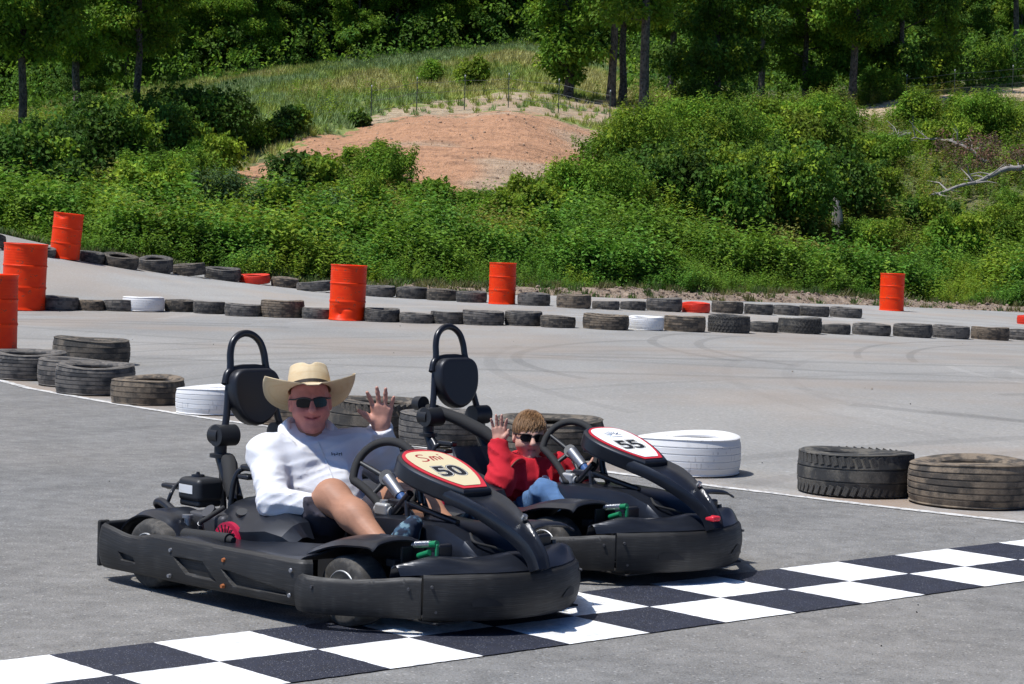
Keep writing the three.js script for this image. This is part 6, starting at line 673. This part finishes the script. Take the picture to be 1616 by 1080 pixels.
// ---- the boy in kart 55
{
  const t = thing('person', 'child in a red hooded top and sunglasses, waving from kart 55', 'person', [0.165, 0, -9.88], -46 * Math.PI / 180);
  const shR = [-0.115, 0.388, 0.118], shL = [-0.05, 0.388, -0.122], elR = [-0.045, 0.325, 0.235], wrR = [-0.128, 0.492, 0.170], elL = [0.0, 0.292, -0.2], wrL = [0.135, 0.372, -0.12], hipR = [-0.1, 0.14, 0.07], hipL = [-0.1, 0.14, -0.07], knR = [0.118, 0.298, 0.115], knL = [0.13, 0.275, -0.11], anR = [0.31, 0.17, 0.10], anL = [0.34, 0.16, -0.12];
  const torso = [[[-0.1, 0.15, 0.035], [-0.095, 0.33, 0.055], 0.082, 0.078], [[-0.1, 0.15, -0.035], [-0.075, 0.33, -0.055], 0.082, 0.078], [shR, shL, 0.05, 0.05], [[-0.09, 0.38, 0], [-0.105, 0.45, 0], 0.05, 0.042]];
  const armR = [[shR, elR, 0.05, 0.046], [elR, wrR, 0.046, 0.026]], armL = [[shL, elL, 0.047, 0.04], [elL, wrL, 0.04, 0.027]], legR = [[hipR, knR, 0.068, 0.05], [knR, anR, 0.05, 0.034]], legL = [[hipL, knL, 0.068, 0.05], [knL, anL, 0.05, 0.034]], thin = L => L.map(([a, b, r, q]) => [a, b, r - 0.01, q - 0.008]);
  const headC = v(-0.106, 0.524, 0.0), HM = local(headC, 0.60, -0.06, -0.03, 0.86), hf = headField({ jaw: 0.060, cheek: 0.03, neck: 0.05 }), base = [0.64, 0.38, 0.285];
  const col = (x, y, z) => { const lip = Math.exp(-(((y + 0.0635) / 0.008) ** 2)) * (x > 0.065 && Math.abs(z) < 0.026 ? 1 : 0), m = 0.95 + 0.1 * vnoise(x * 60, y * 60, z * 60); return [base[0] * m * (1 - 0.1 * lip), base[1] * m * (1 - 0.4 * lip), base[2] * m * (1 - 0.3 * lip)]; }, sk = (x, y, z) => { const m = 0.93 + 0.14 * vnoise(x * 80, y * 80, z * 80); return [base[0] * m, base[1] * m * 0.93, base[2] * m * 0.92]; };
  const hg = netMesh(hf, [-0.13, -0.2, -0.105], [0.14, 0.14, 0.105], 0.0045, col); hg.applyMatrix4(HM);
  const y1 = v(-0.02, 1, 0.0).normalize(), nH = v(...nCam).normalize(), eH = new V3().crossVectors(y1, nH).normalize(), F = { e: eH.toArray(), y: y1.toArray(), n: nH.toArray() };
  const hr = hand({ o: [wrR[0] - 0.002, wrR[1] + 0.008, wrR[2]], ...F }, 0.74, [[[0.026, 0.064], [0.037, 0.104], 0.0066, 0.012], [[0.010, 0.070], [0.013, 0.121], 0.0068, 0.006], [[-0.007, 0.069], [-0.012, 0.121], 0.0066, 0.006], [[-0.023, 0.063], [-0.034, 0.104], 0.006, 0.008]], [[0.026, 0.022], [0.04, 0.038], [0.044, 0.056]]);
  const hl = hand({ o: [wrL[0] + 0.008, wrL[1] + 0.006, wrL[2] + 0.004], e: [-0.3, 0.6, 0.74], y: [0.82, 0.5, -0.1], n: [-0.45, 0.6, -0.65] }, 0.74, [[[-0.024, 0.05], [-0.022, 0.072], 0.0066, 0.03], [[-0.008, 0.054], [-0.006, 0.078], 0.0068, 0.032], [[0.009, 0.052], [0.01, 0.075], 0.0066, 0.03], [[0.024, 0.047], [0.025, 0.066], 0.006, 0.028]], [[-0.02, 0.02], [-0.032, 0.04], [-0.028, 0.06]]);
  part('body', merge([netMesh(bones([...thin(torso), ...thin(armR), ...thin(armL), ...thin(legR), ...thin(legL)], 0.03), [-0.25, 0.02, -0.3], [0.45, 0.56, 0.33], 0.01, sk), hg, netMesh(hr.f, hr.lo, hr.hi, 0.0027, sk), netMesh(hl.f, hl.lo, hl.hi, 0.0032, sk)]), skinMat(), t);
  const fold = (x, y, z) => 0.012 * (fbm(x * 13 + y * 12, y * 12 - x * 9, z * 13, 3) - 0.5) - 0.012 * ((1 - Math.abs(2 * vnoise(x * 11 + y * 20, z * 14 - x * 8, y * 7) - 1)) ** 3 - 0.25);
  const sleeve = (L, wr, el, x, y, z) => { const d = bones(L.map(([a, b, r, q]) => [a, b, r + 0.01, q + 0.012]), 0.025)(x, y, z), ux = wr[0] - el[0], uy = wr[1] - el[1], uz = wr[2] - el[2], l = Math.hypot(ux, uy, uz); return Math.max(d, ((x - wr[0]) * ux + (y - wr[1]) * uy + (z - wr[2]) * uz) / l - 0.004); };
  const tf = bones(torso.map(([a, b, r, q]) => [a, b, r + 0.012, q + 0.012]), 0.04);
  const red = cloth(0.58, 0.008, 0.022), topF = (x, y, z) => { let d = Math.max(tf(x, y, z), y - 0.438 + 0.12 * Math.max(0, x + 0.1)); d = smin(d, sleeve(armR, wrR, elR, x, y, z), 0.03); d = smin(d, sleeve(armL, wrL, elL, x, y, z), 0.03); d = Math.max(d, 0.15 - y); return d + fold(x, y, z); };
  const hd = part('hooded_top', netMesh(topF, [-0.26, 0.1, -0.32], [0.25, 0.56, 0.34], 0.0065), red, t);
  { const P = []; for (let i = 0; i <= 20; i++) { const a = lerp(-2.6, 2.6, i / 20); P.push(v(-0.105 - Math.cos(a) * 0.066, 0.428 + 0.008 * Math.cos(a) - 0.035 * sstep(1.4, 2.6, Math.abs(a)), Math.sin(a) * 0.07)); } const g = limb(P, P.map((_, i) => 0.022 * (0.5 + 0.5 * Math.sin(Math.PI * i / 20))), 12); g.applyMatrix4(new M4().makeTranslation(-0.1, 0, 0).multiply(new M4().makeRotationY(-0.5)).multiply(new M4().makeTranslation(0.1, 0, 0))); part('hood', g, red, t); }
  { // padded piped strap over the shoulder
    const P = [], n = 26; for (let i = 0; i <= n; i++) { const a = lerp(-0.5, 3.5, i / n); P.push(v(-0.045 + 0.012 * Math.sin(a * 2), 0.352 + Math.cos(a - 1.4) * 0.075, 0.125 - Math.sin(a - 1.4) * 0.072)); } part('shoulder_seam', [limb(P, P.map((_, i) => 0.0135 * (0.4 + 0.6 * Math.sin(Math.PI * i / n))), 9)], red, hd); const P2 = P.map(p => p.clone().add(v(0.011, 0.004, 0.006))); part('piping', limb(P2, P2.map(() => 0.0035), 6), mat(0.16, 0.05, 0.025, 0.7), hd); }
  { const nn = v(0.8, 0.25, 0.55).normalize(), e = new V3().crossVectors(v(0, 1, 0), nn).normalize(), u = new V3().crossVectors(nn, e), B = new M4().makeBasis(e, u, nn), gs = [new THREE.TorusGeometry(0.017, 0.006, 8, 24), box(0.03, 0.012, 0.006, 0.03, -0.012, 0, 0.003), box(0.012, 0.03, 0.006, 0.012, -0.022, 0, 0.003)].map(g => { g.applyMatrix4(B); g.translate(0.01, 0.335, 0.005); const p = g.attributes.position; for (let i = 0; i < p.count; i++) { const q = v(p.getX(i), p.getY(i), p.getZ(i)); const off = q.clone().sub(v(0.01, 0.335, 0.005)).dot(nn); for (let k = 0; k < 14; k++) q.addScaledVector(nn, -(topF(q.x, q.y, q.z) - 0.0015) * 0.8); q.addScaledVector(nn, off * 0.3); p.setXYZ(i, q.x, q.y, q.z); } return g; }); const g = merge(gs); g.computeVertexNormals(); part('chest_print', g, mat(0.75, 0.62, 0.64, 0.8), hd); }
  const jeansF = (x, y, z) => { let d = bones([...legR, ...legL].map(([a, b, r, q]) => [a, b, r + 0.008, q + 0.008]), 0.02)(x, y, z); d = smin(d, ell(x, y, z, [-0.1, 0.13, 0], [0.09, 0.08, 0.12]), 0.04); return d + 0.7 * fold(x * 1.4, y * 1.2, z); };
  const denim = new THREE.MeshStandardMaterial({ roughness: 0.92, bumpMap: clothBump, bumpScale: 0.001, map: dataTex(256, 256, (x, y) => { const k = 0.75 + 0.35 * tn(x / 20, y / 20, 12, 1) + 0.2 * (hash(x, y, 2) - 0.5) + 0.12 * (tn(x / 2, y / 12, 128, 5) - 0.5); return [0.095 * k, 0.19 * k, 0.36 * k]; }) }); denim.map.repeat.set(5, 5);
  part('jeans', netMesh(jeansF, [-0.25, 0.02, -0.26], [0.42, 0.4, 0.26], 0.0075), denim, t);
  for (const an of [anR, anL]) part('shoe', netMesh((x, y, z) => smin(cap(x, y, z, [an[0], an[1] - 0.03, an[2]], [an[0] + 0.1, an[1] + 0.06, an[2]], 0.034, 0.026), cap(x, y, z, an, [an[0], an[1] - 0.03, an[2]], 0.034, 0.034), 0.02), [an[0] - 0.06, an[1] - 0.09, an[2] - 0.06], [an[0] + 0.16, an[1] + 0.12, an[2] + 0.06], 0.006), mat(0.06, 0.06, 0.065, 0.7), t);
  sunglasses(t, HM, 0.75, [0.012, 0.01, 0.01]);
  // hair: a full cap with a sideways fringe, combed locks standing proud
  const hairF = (x, y, z) => { let d = ell(x, y, z, [-0.018, 0.036, 0], [0.108, 0.098, 0.088]); const ang = Math.atan2(z, x + 0.02), lock = vnoise(ang * 5 + y * 9, y * 9 + ang * 2, 1) + 0.35 * vnoise(ang * 30 + y * 40, y * 22, 2); d -= 0.009 * (lock - 0.65); const front = sstep(-0.01, 0.06, x), edge = lerp(-0.05 + 0.5 * Math.max(0, x + 0.02) * 1.1, 0.036 - 0.16 * (z + 0.02) * 0.5 + 0.014 * Math.sin(z * 160), front); d = smax(d, edge - y, 0.012); return d; };
  const strand = (x, y, z) => { const ang = Math.atan2(z, x + 0.02), k = vnoise(ang * 22 + y * 34, y * 30, 4), m = lerp(0.55, 1.3, k) * lerp(0.75, 1.5, sstep(0.0, 0.09, x)); return [0.25 * m, 0.14 * m, 0.065 * m]; };
  const hair = netMesh(hairF, [-0.16, -0.08, -0.12], [0.13, 0.17, 0.12], 0.004, strand); hair.applyMatrix4(HM); part('hair', hair, new THREE.MeshStandardMaterial({ vertexColors: true, roughness: 0.55 }), t);
  { const R = rng(5), gs = []; for (let i = 0; i < 700; i++) { const a = (R() - 0.5) * 2.4, el = lerp(0.25, 1.35, R()), d = v(Math.cos(el) * Math.cos(a), Math.sin(el), Math.cos(el) * Math.sin(a)), p = v(-0.018 + d.x * 0.108, 0.036 + d.y * 0.098, d.z * 0.088), tdir = v(0.5, -0.75, 0.35 * (a > 0 ? 1 : 1)).addScaledVector(d, -v(0.5, -0.75, 0.35).dot(d)).normalize(), L = lerp(0.03, 0.06, R()), m = p.clone().addScaledVector(tdir, L * 0.5).addScaledVector(d, 0.004), e = p.clone().addScaledVector(tdir, L).addScaledVector(d, -0.001); const k = lerp(0.7, 1.7, R()), g = limb([p, m, e], [0.0013, 0.0012, 0.0004], 4); const c = new Float32Array(g.attributes.position.count * 3); for (let q = 0; q < c.length; q += 3) { c[q] = 0.24 * k; c[q + 1] = 0.132 * k; c[q + 2] = 0.058 * k; } g.setAttribute('color', new THREE.BufferAttribute(c, 3)); gs.push(g); } const g = merge(gs); g.applyMatrix4(HM); part('fringe', g, new THREE.MeshStandardMaterial({ vertexColors: true, roughness: 0.55 }), t); }
  { const P = []; const w = v(...wrR).add(v(0.004, -0.004, 0)); for (let i = 0; i <= 24; i++) { const a = i / 24 * 6.2832; P.push(w.clone().add(v(Math.cos(a) * 0.024, 0.004 * Math.sin(a), Math.sin(a) * 0.024))); } part('wristband', limb(P, P.map(() => 0.0055), 7), mat(0.42, 0.36, 0.62, 0.4), t); }
}
// ---------------------------------------------------------------- loose grit and rubber crumbs on the track
{
  const R = rng(303), g = new THREE.IcosahedronGeometry(1, 0), n = 150, im = new THREE.InstancedMesh(g, mat(1, 1, 1, 0.95), n), m = new M4(), q = new Q4(); im.name = 'track_grit'; im.userData = { kind: 'stuff', label: 'small stones and rubber crumbs lying on the asphalt' };
  for (let i = 0; i < n; i++) { const near = i < 110, u = lerp(-0.26, 0.26, R()), d = near ? lerp(6, 16, R()) : lerp(16, 40, R() ** 1.5), x = u * d, z = -d, s = lerp(0.002, near ? 0.005 : 0.012, R() ** 3); q.setFromEuler(new THREE.Euler(R() * 6, R() * 6, R() * 6)); m.compose(v(x, groundY(x, z) + s * 0.5, z), q, v(s * lerp(0.8, 1.6, R()), s * 0.7, s)); im.setMatrixAt(i, m); const t = lerp(0.7, 1.3, R()); im.setColorAt(i, R() < 0.5 ? rgb(0.03 * t, 0.03 * t, 0.03 * t) : rgb(0.3 * t, 0.25 * t, 0.2 * t)); }
  im.castShadow = im.receiveShadow = true; scene.add(im);
}
renderer.render(scene, camera);
